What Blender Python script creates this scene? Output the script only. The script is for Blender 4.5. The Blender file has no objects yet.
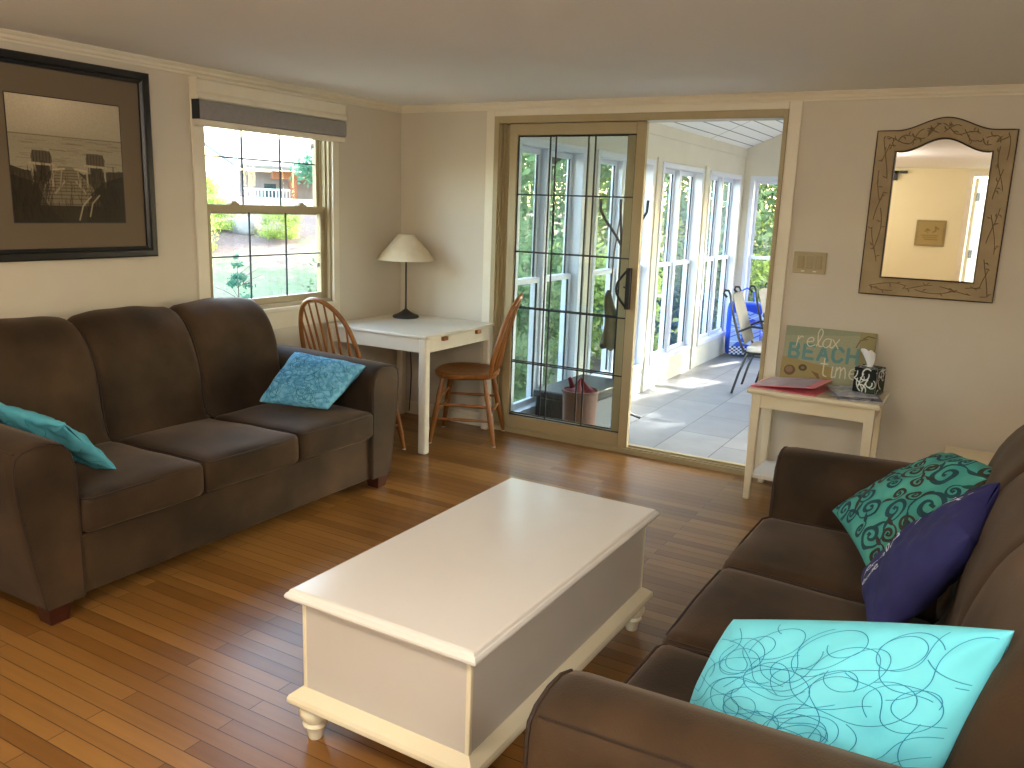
import bpy, math, random
import numpy as np
from mathutils import Vector, Matrix
from math import sin, cos, pi, radians, sqrt

random.seed(7)
S = bpy.context.scene
COL = S.collection

# ------------------------------------------------------------------ camera
F_PX, YAW, PITCH, ROLL = 834.36, -0.5197, -0.2103, 0.0347
CAM = Vector((3.6596, -4.7508, 1.4976))
fwd = Vector((sin(YAW)*cos(PITCH), cos(YAW)*cos(PITCH), sin(PITCH)))
r0 = Vector((cos(YAW), -sin(YAW), 0)); u0 = r0.cross(fwd)
rt = cos(ROLL)*r0 + sin(ROLL)*u0; up = -sin(ROLL)*r0 + cos(ROLL)*u0
cd = bpy.data.cameras.new('camera'); cam = bpy.data.objects.new('camera', cd); COL.objects.link(cam)
cam.matrix_world = Matrix(((rt.x, up.x, -fwd.x, CAM.x), (rt.y, up.y, -fwd.y, CAM.y), (rt.z, up.z, -fwd.z, CAM.z), (0, 0, 0, 1)))
cd.sensor_width = 36; cd.lens = F_PX/1024*36; cd.clip_start = 0.02; cd.clip_end = 300
S.camera = cam

# ------------------------------------------------------------------ light
SUN_DIR = Vector((0.285, 0.915, 0.405)).normalized()      # towards the sun
w = bpy.data.worlds.new('sky'); S.world = w; w.use_nodes = True
nt = w.node_tree; nt.nodes.clear()
sky = nt.nodes.new('ShaderNodeTexSky'); sky.sky_type = 'NISHITA'; sky.sun_disc = False
sky.sun_elevation = radians(23); sky.sun_rotation = radians(17); sky.air_density = 1.3; sky.dust_density = 3.0
hs = nt.nodes.new('ShaderNodeHueSaturation'); hs.inputs['Saturation'].default_value = 0.9
bg = nt.nodes.new('ShaderNodeBackground'); bg.inputs['Strength'].default_value = 2.4
wo = nt.nodes.new('ShaderNodeOutputWorld')
nt.links.new(sky.outputs[0], hs.inputs['Color']); nt.links.new(hs.outputs[0], bg.inputs[0]); nt.links.new(bg.outputs[0], wo.inputs[0])

def light(name, kind, loc, energy, color=(1, 1, 1), **kw):
    l = bpy.data.lights.new(name, kind); l.energy = energy; l.color = color
    o = bpy.data.objects.new(name, l); o.location = loc; COL.objects.link(o)
    for k, v in kw.items():
        if k == 'direction': o.rotation_euler = Vector(v).to_track_quat('-Z', 'Y').to_euler()
        elif k == 'portal': l.cycles.is_portal = True
        else: setattr(l, k, v)
    return o
light('sun', 'SUN', (10, 0, 12), 30.0, (1.0, .93, .82), direction=-SUN_DIR, angle=radians(0.6))
def portal(loc, d, sx, sy): light('sky_portal', 'AREA', loc, 1, shape='RECTANGLE', size=sx, size_y=sy, direction=d, portal=True)
portal((-.13, -1.18, 1.40), (1, 0, 0), 1.0, 1.1)
portal((3.6, -7.36, 1.05), (0, 1, 0), .95, 2.1)
portal((.70, 2.75, 1.0), (1, 0, 0), 5.4, 2.1)
portal((4.15, 2.75, 1.0), (-1, 0, 0), 5.4, 2.1)
portal((2.4, 5.78, 1.0), (0, -1, 0), 3.1, 2.1)

S.view_settings.view_transform = 'Standard'; S.view_settings.look = 'None'
S.view_settings.exposure = 0.70; S.view_settings.gamma = 1; S.view_settings.use_curve_mapping = False
S.cycles.max_bounces = 12; S.cycles.diffuse_bounces = 6; S.cycles.transparent_max_bounces = 24
S.cycles.sample_clamp_indirect = 6.0

# ------------------------------------------------------------------ materials
def lin(c): return tuple(((v/12.92) if v <= .04045 else ((v+.055)/1.055)**2.4) for v in c)
def rgb(r, g, b): return lin((r/255, g/255, b/255))
def mat(name, col=None, rough=.5, spec=.5, metal=0, **k):
    m = bpy.data.materials.new(name); m.use_nodes = True
    p = m.node_tree.nodes['Principled BSDF']
    if col is not None: p.inputs['Base Color'].default_value = (*col, 1)
    p.inputs['Roughness'].default_value = rough; p.inputs['Metallic'].default_value = metal
    p.inputs['Specular IOR Level'].default_value = spec
    for a, v in k.items(): p.inputs[a.replace('_', ' ')].default_value = v
    return m
def P(m): return m.node_tree.nodes['Principled BSDF']
def N(m, t, **k):
    n = m.node_tree.nodes.new(t)
    for a, v in k.items():
        if hasattr(n, a): setattr(n, a, v)
        else: n.inputs[a].default_value = v
    return n
def Lk(m, a, b): m.node_tree.links.new(a, b)
def noisy(name, c1, c2, scale=8, rough=.6, bump=0, bscale=None, detail=4, spec=.5, stretch=None, sheen=0, lo=.3, hi=.7, **k):
    m = mat(name, c1, rough, spec, **k)
    tc = N(m, 'ShaderNodeTexCoord'); src = tc.outputs['Object']
    if stretch:
        mp = N(m, 'ShaderNodeMapping'); mp.inputs['Scale'].default_value = stretch; Lk(m, src, mp.inputs[0]); src = mp.outputs[0]
    n = N(m, 'ShaderNodeTexNoise', Scale=scale, Detail=detail); Lk(m, src, n.inputs['Vector'])
    r = N(m, 'ShaderNodeValToRGB'); r.color_ramp.elements[0].position = lo; r.color_ramp.elements[1].position = hi
    r.color_ramp.elements[0].color = (*c1, 1); r.color_ramp.elements[1].color = (*c2, 1)
    Lk(m, n.outputs['Fac'], r.inputs[0]); Lk(m, r.outputs[0], P(m).inputs['Base Color'])
    if bump:
        n2 = N(m, 'ShaderNodeTexNoise', Scale=bscale or scale*6, Detail=3); Lk(m, src, n2.inputs['Vector'])
        b = N(m, 'ShaderNodeBump', Strength=bump, Distance=.01); Lk(m, n2.outputs['Fac'], b.inputs['Height']); Lk(m, b.outputs[0], P(m).inputs['Normal'])
    if sheen:
        P(m).inputs['Sheen Weight'].default_value = sheen*.7; P(m).inputs['Sheen Roughness'].default_value = .45
        P(m).inputs['Sheen Tint'].default_value = (.55, .42, .33, 1)
    return m

M = {}
M['wall'] = noisy('wall_paint', rgb(209, 199, 181), rgb(213, 204, 187), 3, .55, .05, 120)
M['wall_lamp_tint'] = noisy('wall_paint_lamp_tint', rgb(228, 218, 178), rgb(232, 222, 184), 3, .55)  # rear wall: the lamp's warm yellow cast is mixed into the paint colour
M['ceiling'] = noisy('ceiling_paint', rgb(242, 241, 239), rgb(244, 243, 241), 2, .8, .05, 90)
M['trim'] = noisy('trim_paint', rgb(232, 224, 204), rgb(226, 216, 194), 6, .35)
M['almond'] = noisy('almond_vinyl', rgb(176, 160, 124), rgb(170, 153, 117), 5, .4)
M['white_vinyl'] = mat('white_vinyl', rgb(206, 210, 222), .35)
M['sunwall'] = noisy('sunroom_cream_panel', rgb(206, 200, 186), rgb(200, 194, 179), 3, .55)
M['black'] = mat('black_metal', (.012, .012, .013), .4)
M['rubber'] = mat('black_gasket', (.015, .017, .02), .7)
M['cream_furn'] = noisy('cream_furniture_paint', rgb(240, 230, 202), rgb(236, 224, 192), 5, .28, .02, 60)
M['white_top'] = noisy('white_lacquer', rgb(238, 235, 230), rgb(235, 231, 225), 3, .2)
M['panel_white'] = noisy('grey_white_panel_paint', rgb(208, 202, 194), rgb(204, 197, 188), 3, .3)
M['desk'] = noisy('desk_white_paint', rgb(232, 224, 206), rgb(226, 217, 198), 4, .3)
M['oak'] = noisy('honey_oak', rgb(160, 104, 48), rgb(126, 76, 32), 5, .32, .05, 30, stretch=(6, 6, .8))
M['darkfoot'] = noisy('mahogany_stain', rgb(70, 30, 16), rgb(52, 20, 12), 12, .4)
M['shade'] = noisy('lamp_shade_parchment', rgb(226, 212, 184), rgb(214, 198, 166), 14, .8)
M['iron'] = noisy('dark_cast_iron', (.02, .018, .016), (.035, .03, .026), 25, .5, .3, 60)
M['navy'] = noisy('navy_cotton', rgb(30, 32, 88), rgb(38, 38, 98), 20, .8, .1, 300)
M['white_print'] = mat('white_print', rgb(215, 220, 235), .8)
M['aqua'] = noisy('aqua_cotton', rgb(116, 216, 236), rgb(102, 208, 230), 6, .8, .25, 10)
M['aqua_line'] = mat('blue_print', rgb(28, 128, 172), .8)
M['aqua_dull'] = noisy('aqua_cotton_dull', rgb(96, 188, 208), rgb(78, 170, 194), 18, .85, .3, 22)
M['aqua_dull_line'] = mat('teal_print', rgb(44, 118, 142), .85)
M['sky_blue'] = noisy('sky_blue_cotton', rgb(128, 200, 234), rgb(84, 162, 206), 45, .85, .3, 30, lo=.4, hi=.6)
M['sky_line'] = mat('light_blue_print', rgb(48, 118, 156), .85)
M['green'] = noisy('sea_green_cotton', rgb(84, 172, 158), rgb(54, 140, 134), 9, .8, .3, 18)
M['green_line'] = mat('deep_teal_print', rgb(14, 66, 74), .8)
M['green_line2'] = mat('umber_print', rgb(52, 48, 40), .8)
M['blind_grey'] = noisy('grey_shade_fabric', rgb(150, 146, 144), rgb(142, 138, 136), 40, .8)
M['switch'] = mat('ivory_plate', rgb(176, 160, 122), .4)
M['switch2'] = mat('ivory_rocker', rgb(162, 144, 104), .35)
M['frame_black'] = noisy('black_frame_lacquer', (.008, .009, .010), (.014, .014, .014), 20, .3)
M['mat_board'] = mat('taupe_mat_board', rgb(112, 98, 78), .9)
M['mirror_frame'] = noisy('distressed_gold_wood', rgb(170, 148, 108), rgb(146, 124, 86), 9, .5, .1, 50, detail=8)
M['mirror_edge'] = mat('dark_edge', rgb(48, 26, 14), .5)
M['vine'] = mat('umber_vine_paint', rgb(116, 90, 50), .6)
M['mirror'] = mat('mirror_silver', (.9, .9, .88), .015, metal=1)
M['chrome'] = mat('brushed_metal', (.5, .5, .5), .3, metal=1)
M['pink'] = mat('pink_folder', rgb(234, 136, 148), .45)
M['lilac'] = noisy('lilac_printed_sheet', rgb(204, 186, 194), rgb(176, 158, 174), 16, .35)
M['paper'] = noisy('magazine_page', rgb(205, 205, 210), rgb(120, 120, 135), 22, .4)
M['paper2'] = noisy('magazine_cover_dark', rgb(60, 60, 74), rgb(150, 150, 160), 14, .35)
M['tissue'] = mat('white_tissue', rgb(238, 240, 245), .9)
M['deckbox'] = mat('charcoal_resin', (.009, .010, .012), .45)
M['deckside'] = mat('grey_resin', (.16, .16, .17), .5)
M['bin'] = mat('terracotta_bin', rgb(118, 82, 70), .6)
M['red'] = mat('maroon_cloth', rgb(110, 22, 36), .8)
M['bag'] = noisy('khaki_canvas', rgb(112, 100, 74), rgb(92, 84, 62), 14, .9)
M['sling'] = noisy('grey_sling_mesh', rgb(100, 98, 95), rgb(88, 86, 84), 80, .7)
M['cushion_white'] = noisy('pale_cushion', rgb(225, 215, 200), rgb(210, 190, 180), 10, .8)
M['blue'] = mat('blue_plastic', rgb(20, 70, 190), .35)
M['bark'] = noisy('bark', rgb(92, 78, 64), rgb(58, 48, 40), 12, .9, .6, 30, stretch=(3, 3, .6))
M['siding'] = mat('house_siding', rgb(160, 146, 152), .7)
M['cedar'] = mat('cedar_beam', rgb(140, 84, 58), .7)
M['roof'] = mat('shingle', rgb(110, 106, 104), .9)
M['rail'] = mat('pale_railing', rgb(205, 225, 225), .6)
M['dark_glass'] = mat('dark_pane', rgb(70, 84, 96), .15)
M['stone'] = noisy('field_stone', rgb(160, 152, 150), rgb(105, 98, 100), 3, .9, .5, 9)
M['warmwood'] = mat('cream_door_paint', rgb(232, 214, 160), .5)
M['plaque'] = noisy('weathered_plaque', rgb(150, 132, 84), rgb(130, 112, 68), 9, .7)
M['cord'] = mat('dark_blue_cord', rgb(34, 44, 70), .5)
M['glassdisc'] = mat('white_glider', rgb(225, 220, 210), .4)

def suede(name, a, b):
    m = noisy(name, a, b, 3.2, .75, .12, 220, detail=5, spec=.25, sheen=.35, lo=.35, hi=.72)
    return m
M['suede'] = suede('brown_microfiber', rgb(38, 27, 15), rgb(76, 56, 36))
M['piping'] = mat('dark_brown_piping', rgb(46, 30, 18), .7)

def leaves(name, c1, c2):
    m = bpy.data.materials.new(name); m.use_nodes = True; nt = m.node_tree; nt.nodes.clear()
    o = nt.nodes.new('ShaderNodeOutputMaterial'); mx = nt.nodes.new('ShaderNodeMixShader')
    d = nt.nodes.new('ShaderNodeBsdfDiffuse'); t = nt.nodes.new('ShaderNodeBsdfTranslucent')
    tc = nt.nodes.new('ShaderNodeTexCoord'); n = nt.nodes.new('ShaderNodeTexNoise'); n.inputs['Scale'].default_value = 1.6
    r = nt.nodes.new('ShaderNodeValToRGB'); r.color_ramp.elements[0].color = (*c1, 1); r.color_ramp.elements[1].color = (*c2, 1)
    r.color_ramp.elements[0].position = .35; r.color_ramp.elements[1].position = .65
    L = nt.links.new
    L(tc.outputs['Object'], n.inputs['Vector']); L(n.outputs['Fac'], r.inputs[0])
    L(r.outputs[0], d.inputs[0]); L(r.outputs[0], t.inputs[0]); mx.inputs[0].default_value = .45
    L(d.outputs[0], mx.inputs[1]); L(t.outputs[0], mx.inputs[2]); L(mx.outputs[0], o.inputs[0])
    return m
M['leaf'] = leaves('leaf_green', rgb(76, 98, 64), rgb(122, 142, 98))
M['leaf_y'] = leaves('leaf_yellow_green', rgb(138, 158, 78), rgb(184, 194, 108))
M['leaf_b'] = leaves('needle_blue_green', rgb(70, 112, 92), rgb(104, 146, 120))

def glass():
    m = bpy.data.materials.new('window_glass'); m.use_nodes = True; nt = m.node_tree; nt.nodes.clear()
    o = nt.nodes.new('ShaderNodeOutputMaterial'); mx = nt.nodes.new('ShaderNodeMixShader')
    t = nt.nodes.new('ShaderNodeBsdfTransparent'); t.inputs[0].default_value = (.93, .96, .96, 1)
    g = nt.nodes.new('ShaderNodeBsdfGlossy'); g.inputs['Roughness'].default_value = .0
    lw = nt.nodes.new('ShaderNodeLayerWeight'); lw.inputs[0].default_value = .5
    pw = nt.nodes.new('ShaderNodeMath'); pw.operation = 'POWER'; pw.inputs[1].default_value = 5
    f = nt.nodes.new('ShaderNodeMapRange'); f.inputs['To Min'].default_value = .03; f.inputs['To Max'].default_value = .8
    nt.links.new(lw.outputs['Facing'], pw.inputs[0]); nt.links.new(pw.outputs[0], f.inputs[0])
    L = nt.links.new; L(f.outputs[0], mx.inputs[0]); L(t.outputs[0], mx.inputs[1]); L(g.outputs[0], mx.inputs[2]); L(mx.outputs[0], o.inputs[0])
    return m
M['glass'] = glass()

def vcol(name, rough=.6, spec=.3):
    m = mat(name, None, rough, spec); a = N(m, 'ShaderNodeAttribute', attribute_name='Col'); Lk(m, a.outputs['Color'], P(m).inputs['Base Color']); return m
M['print_glossy'] = vcol('photo_print', .25); M['print'] = vcol('painted_print', .7)

def floor_mat():
    m = mat('oak_strip_floor', None, .3, .5)
    tc = N(m, 'ShaderNodeTexCoord')
    br = N(m, 'ShaderNodeTexBrick', offset=.37, offset_frequency=2, squash=1.0)
    br.inputs['Scale'].default_value = 1; br.inputs['Brick Width'].default_value = .95; br.inputs['Row Height'].default_value = .058
    br.inputs['Mortar Size'].default_value = .0016; br.inputs['Mortar Smooth'].default_value = .3; br.inputs['Bias'].default_value = 0
    br.inputs['Color1'].default_value = (*rgb(124, 83, 38), 1); br.inputs['Color2'].default_value = (*rgb(162, 117, 62), 1); br.inputs['Mortar'].default_value = (*rgb(66, 38, 16), 1)
    Lk(m, tc.outputs['Object'], br.inputs['Vector'])
    mp = N(m, 'ShaderNodeMapping'); mp.inputs['Scale'].default_value = (1.2, 22, 1); mp.inputs['Location'].default_value = (0, 0, .37); Lk(m, tc.outputs['Object'], mp.inputs[0])
    n = N(m, 'ShaderNodeTexNoise', Scale=2.2, Detail=3); Lk(m, mp.outputs[0], n.inputs['Vector'])
    mr = N(m, 'ShaderNodeMapRange'); mr.inputs['To Min'].default_value = .80; mr.inputs['To Max'].default_value = 1.15; Lk(m, n.outputs['Fac'], mr.inputs[0])
    mx = N(m, 'ShaderNodeMix', data_type='RGBA', blend_type='MULTIPLY'); mx.inputs[0].default_value = 1
    Lk(m, br.outputs['Color'], mx.inputs[6]); Lk(m, mr.outputs[0], mx.inputs[7]); Lk(m, mx.outputs[2], P(m).inputs['Base Color'])
    n3 = N(m, 'ShaderNodeTexNoise', Scale=3.0, Detail=3); Lk(m, tc.outputs['Object'], n3.inputs['Vector'])
    m3 = N(m, 'ShaderNodeMapRange'); m3.inputs['To Min'].default_value = .26; m3.inputs['To Max'].default_value = .38; Lk(m, n3.outputs['Fac'], m3.inputs[0]); Lk(m, m3.outputs[0], P(m).inputs['Roughness'])
    b = N(m, 'ShaderNodeBump', Strength=.35, Distance=.002, invert=True); Lk(m, br.outputs['Fac'], b.inputs['Height']); Lk(m, b.outputs[0], P(m).inputs['Normal'])
    return m
M['floor'] = floor_mat()
def tile_mat():
    m = mat('slate_tile', None, .45, .5); tc = N(m, 'ShaderNodeTexCoord')
    br = N(m, 'ShaderNodeTexBrick', offset=.43, squash=1.4, squash_frequency=3)
    br.inputs['Scale'].default_value = 1; br.inputs['Brick Width'].default_value = .62; br.inputs['Row Height'].default_value = .41
    br.inputs['Mortar Size'].default_value = .004; br.inputs['Color1'].default_value = (*rgb(116, 117, 122), 1); br.inputs['Color2'].default_value = (*rgb(142, 138, 136), 1); br.inputs['Mortar'].default_value = (*rgb(66, 64, 64), 1)
    rot = N(m, 'ShaderNodeMapping'); rot.inputs['Rotation'].default_value = (0, 0, pi/2); Lk(m, tc.outputs['Object'], rot.inputs[0]); Lk(m, rot.outputs[0], br.inputs['Vector'])
    n = N(m, 'ShaderNodeTexNoise', Scale=5, Detail=6); Lk(m, tc.outputs['Object'], n.inputs['Vector'])
    mr = N(m, 'ShaderNodeMapRange'); mr.inputs['To Min'].default_value = .7; mr.inputs['To Max'].default_value = 1.15; Lk(m, n.outputs['Fac'], mr.inputs[0])
    mx = N(m, 'ShaderNodeMix', data_type='RGBA', blend_type='MULTIPLY'); mx.inputs[0].default_value = 1
    Lk(m, br.outputs['Color'], mx.inputs[6]); Lk(m, mr.outputs[0], mx.inputs[7]); Lk(m, mx.outputs[2], P(m).inputs['Base Color'])
    return m
M['tile'] = tile_mat()
def plank_ceiling():
    m = mat('white_beadboard', rgb(228, 226, 222), .5); tc = N(m, 'ShaderNodeTexCoord'); sp = N(m, 'ShaderNodeSeparateXYZ'); Lk(m, tc.outputs['Object'], sp.inputs[0])
    a = N(m, 'ShaderNodeMath', operation='MULTIPLY'); a.inputs[1].default_value = 1/.115; Lk(m, sp.outputs['X'], a.inputs[0])
    f = N(m, 'ShaderNodeMath', operation='FRACT'); Lk(m, a.outputs[0], f.inputs[0])
    g = N(m, 'ShaderNodeMath', operation='LESS_THAN'); g.inputs[1].default_value = .10; Lk(m, f.outputs[0], g.inputs[0])
    y = N(m, 'ShaderNodeMath', operation='COMPARE'); y.inputs[1].default_value = 4.2; y.inputs[2].default_value = .008; Lk(m, sp.outputs['Y'], y.inputs[0])
    mm = N(m, 'ShaderNodeMath', operation='MAXIMUM'); Lk(m, g.outputs[0], mm.inputs[0]); Lk(m, y.outputs[0], mm.inputs[1])
    mx = N(m, 'ShaderNodeMix', data_type='RGBA'); mx.inputs[6].default_value = (*rgb(230, 228, 224), 1); mx.inputs[7].default_value = (*rgb(120, 118, 116), 1)
    Lk(m, mm.outputs[0], mx.inputs[0]); Lk(m, mx.outputs[2], P(m).inputs['Base Color']); return m
M['beadboard'] = plank_ceiling()
def ground_mat():
    m = mat('garden_ground', None, .95); tc = N(m, 'ShaderNodeTexCoord')
    n = N(m, 'ShaderNodeTexNoise', Scale=.35, Detail=5); Lk(m, tc.outputs['Object'], n.inputs['Vector'])
    n2 = N(m, 'ShaderNodeTexNoise', Scale=9, Detail=6); Lk(m, tc.outputs['Object'], n2.inputs['Vector'])
    r = N(m, 'ShaderNodeValToRGB'); e = r.color_ramp.elements; e[0].position = .42; e[1].position = .55
    e[0].color = (*rgb(92, 110, 74), 1); e[1].color = (*rgb(112, 92, 84), 1); Lk(m, n.outputs['Fac'], r.inputs[0])
    mr = N(m, 'ShaderNodeMapRange'); mr.inputs['To Min'].default_value = .45; mr.inputs['To Max'].default_value = 1.5; Lk(m, n2.outputs['Fac'], mr.inputs[0])
    mx = N(m, 'ShaderNodeMix', data_type='RGBA', blend_type='MULTIPLY'); mx.inputs[0].default_value = 1
    Lk(m, r.outputs[0], mx.inputs[6]); Lk(m, mr.outputs[0], mx.inputs[7]); Lk(m, mx.outputs[2], P(m).inputs['Base Color'])
    return m
M['ground'] = ground_mat()

# ------------------------------------------------------------------ mesh helpers
class MB:
    def __init__(s): s.v = []; s.f = []; s.mi = []
    def add(s, v, f, mi=0, T=None):
        o = len(s.v)
        s.v += [tuple(T @ Vector(p)) if T else tuple(p) for p in v]
        s.f += [tuple(i+o for i in q) for q in f]; s.mi += [mi]*len(f); return s
    def box(s, x0, x1, y0, y1, z0, z1, T=None, mi=0):
        v = [(x, y, z) for x in (x0, x1) for y in (y0, y1) for z in (z0, z1)]
        return s.add(v, [(0, 1, 3, 2), (4, 6, 7, 5), (0, 4, 5, 1), (2, 3, 7, 6), (0, 2, 6, 4), (1, 5, 7, 3)], mi, T)
    def frustum(s, c0, a0, b0, c1, a1, b1, T=None):
        v = []
        for c, a, b in ((c0, a0, b0), (c1, a1, b1)):
            v += [(c[0]-a, c[1]-b, c[2]), (c[0]+a, c[1]-b, c[2]), (c[0]+a, c[1]+b, c[2]), (c[0]-a, c[1]+b, c[2])]
        return s.add(v, [(3, 2, 1, 0), (4, 5, 6, 7), (0, 1, 5, 4), (1, 2, 6, 5), (2, 3, 7, 6), (3, 0, 4, 7)], 0, T)
    def tube(s, pts, r, n=10, T=None, mi=0, closed=False, flat=None):
        pts = [Vector(p) for p in pts]; m = len(pts); rs = r if isinstance(r, (list, tuple)) else [r]*m
        v = []; f = []; pu = None
        for i, p in enumerate(pts):
            a = pts[(i-1) % m] if (closed or i > 0) else p; b = pts[(i+1) % m] if (closed or i < m-1) else p
            t = (b-a).normalized()
            if pu is None:
                pu = t.orthogonal().normalized() if flat is None else (Vector(flat)-t*t.dot(Vector(flat))).normalized()
            pu = (pu - t*pu.dot(t)).normalized(); q = t.cross(pu)
            for k in range(n):
                an = 2*pi*k/n; v.append(p + pu*(rs[i]*cos(an)) + q*(rs[i]*sin(an)))
        for i in range(m if closed else m-1):
            for k in range(n):
                a = i*n+k; b = i*n+(k+1) % n; c = ((i+1) % m)*n+(k+1) % n; d = ((i+1) % m)*n+k
                f.append((a, b, c, d))
        if not closed: f.append(tuple(range(n-1, -1, -1))); f.append(tuple((m-1)*n+k for k in range(n)))
        return s.add(v, f, mi, T)
    def lathe(s, prof, n=28, T=None, c=(0, 0), cap=True, mi=0):
        v = []; f = []
        for r, z in prof:
            for k in range(n): an = 2*pi*k/n; v.append((c[0]+r*cos(an), c[1]+r*sin(an), z))
        for i in range(len(prof)-1):
            for k in range(n): f.append((i*n+k, i*n+(k+1) % n, (i+1)*n+(k+1) % n, (i+1)*n+k))
        if cap: f.append(tuple(range(n-1, -1, -1))); f.append(tuple((len(prof)-1)*n+k for k in range(n)))
        return s.add(v, f, mi, T)
    def grid(s, fn, nu, nv, mi=0, wrapu=False):
        v = [fn(i/(nu-1 if not wrapu else nu), j/(nv-1)) for i in range(nu) for j in range(nv)]
        f = [(i*nv+j, ((i+1) % nu)*nv+j, ((i+1) % nu)*nv+j+1, i*nv+j+1) for i in range(nu if wrapu else nu-1) for j in range(nv-1)]
        return s.add(v, f, mi)
    def prism(s, poly, axis, a, b, T=None, mi=0):
        n = len(poly)
        def mk(p, h): return {'x': (h, p[0], p[1]), 'y': (p[0], h, p[1]), 'z': (p[0], p[1], h)}[axis]
        v = [mk(p, a) for p in poly]+[mk(p, b) for p in poly]
        f = [tuple(range(n-1, -1, -1)), tuple(range(n, 2*n))]+[(i, (i+1) % n, n+(i+1) % n, n+i) for i in range(n)]
        return s.add(v, f, mi, T)
    def build(s, name, m, parent=None, smooth=True, bevel=0, seg=2, angle=38, loc=None, fix=True):
        me = bpy.data.meshes.new(name); me.from_pydata(s.v, [], s.f)
        for x in (m if isinstance(m, (list, tuple)) else [m]): me.materials.append(M[x] if isinstance(x, str) else x)
        if any(s.mi): me.polygons.foreach_set('material_index', s.mi)
        if fix:
            import bmesh
            b = bmesh.new(); b.from_mesh(me); bmesh.ops.recalc_face_normals(b, faces=b.faces); b.to_mesh(me); b.free()
        if smooth:
            me.shade_smooth(); me.set_sharp_from_angle(angle=radians(angle))
        me.update()
        o = bpy.data.objects.new(name, me); COL.objects.link(o)
        if parent: o.parent = parent
        if loc: o.location = loc
        if bevel:
            bm = o.modifiers.new('bevel', 'BEVEL'); bm.width = bevel; bm.segments = seg; bm.limit_method = 'ANGLE'; bm.angle_limit = radians(40); bm.harden_normals = False
        return o
def rbox(mb, cx, cy, cz, sx, sy, sz, r, n=10, puff=0, T=None, wob=0, seed=0, mi=0, fn=None):
    """cushion-like rounded box, puffed up on top and bottom"""
    idx = {}; V = []; Fs = []
    hx, hy, hz = sx/2, sy/2, sz/2; ix, iy, iz = hx-r, hy-r, hz-r
    rng = random.Random(seed); ph = [rng.uniform(0, 6.28) for _ in range(6)]
    def vid(q):
        k = tuple(round(c, 5) for c in q)
        if k in idx: return idx[k]
        p = Vector((q[0]*hx, q[1]*hy, q[2]*hz)); c = Vector((max(-ix, min(ix, p.x)), max(-iy, min(iy, p.y)), max(-iz, min(iz, p.z))))
        d = p-c
        if d.length > 1e-9: p = c + d.normalized()*r*min(1, d.length/r if max(abs(d.x)/r, abs(d.y)/r, abs(d.z)/r) < .999 else 1)
        u, v = p.x/hx, p.y/hy
        p.z += puff*(1-u*u)*(1-v*v)*(p.z/hz)
        if wob: p.z += wob*(sin(9*p.x+ph[0]+4*p.y)*sin(7*p.y+ph[1])+.5*sin(23*p.x+ph[2])*sin(19*p.y+ph[3]))*(1 if p.z > 0 else 0)
        if fn: p = fn(p)
        V.append((p.x+cx, p.y+cy, p.z+cz)); idx[k] = len(V)-1; return idx[k]
    # parameter spacing denser near the edges
    t = [sin((i/n-.5)*pi) for i in range(n+1)]
    for ax in range(3):
        for sg in (-1, 1):
            for i in range(n):
                for j in range(n):
                    q = []
                    for (a, b) in ((i, j), (i+1, j), (i+1, j+1), (i, j+1)):
                        c = [0, 0, 0]; c[ax] = sg; c[(ax+1) % 3] = t[a]; c[(ax+2) % 3] = t[b]; q.append(vid(c))
                    Fs.append(tuple(q) if sg > 0 else tuple(reversed(q)))
    mb.add(V, Fs, mi, T); return mb
def empty(name, loc=(0, 0, 0), rz=0):
    o = bpy.data.objects.new(name, None); o.location = loc; o.rotation_euler = (0, 0, rz); o.empty_display_size = .1; COL.objects.link(o); return o
def tag(o, label=None, cat=None, group=None, kind=None):
    if label: o['label'] = label
    if cat: o['category'] = cat
    if group: o['group'] = group
    if kind: o['kind'] = kind
    return o
def struct(o): o['kind'] = 'structure'; return o
def copy_tree(o, parent=None):
    c = o.copy(); COL.objects.link(c); c.parent = parent
    for ch in list(o.children): copy_tree(ch, c)
    return c
def arc(cx, cy, r, a0, a1, n=8): return [(cx+r*cos(radians(a0+(a1-a0)*i/n)), cy+r*sin(radians(a0+(a1-a0)*i/n))) for i in range(n+1)]

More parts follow.
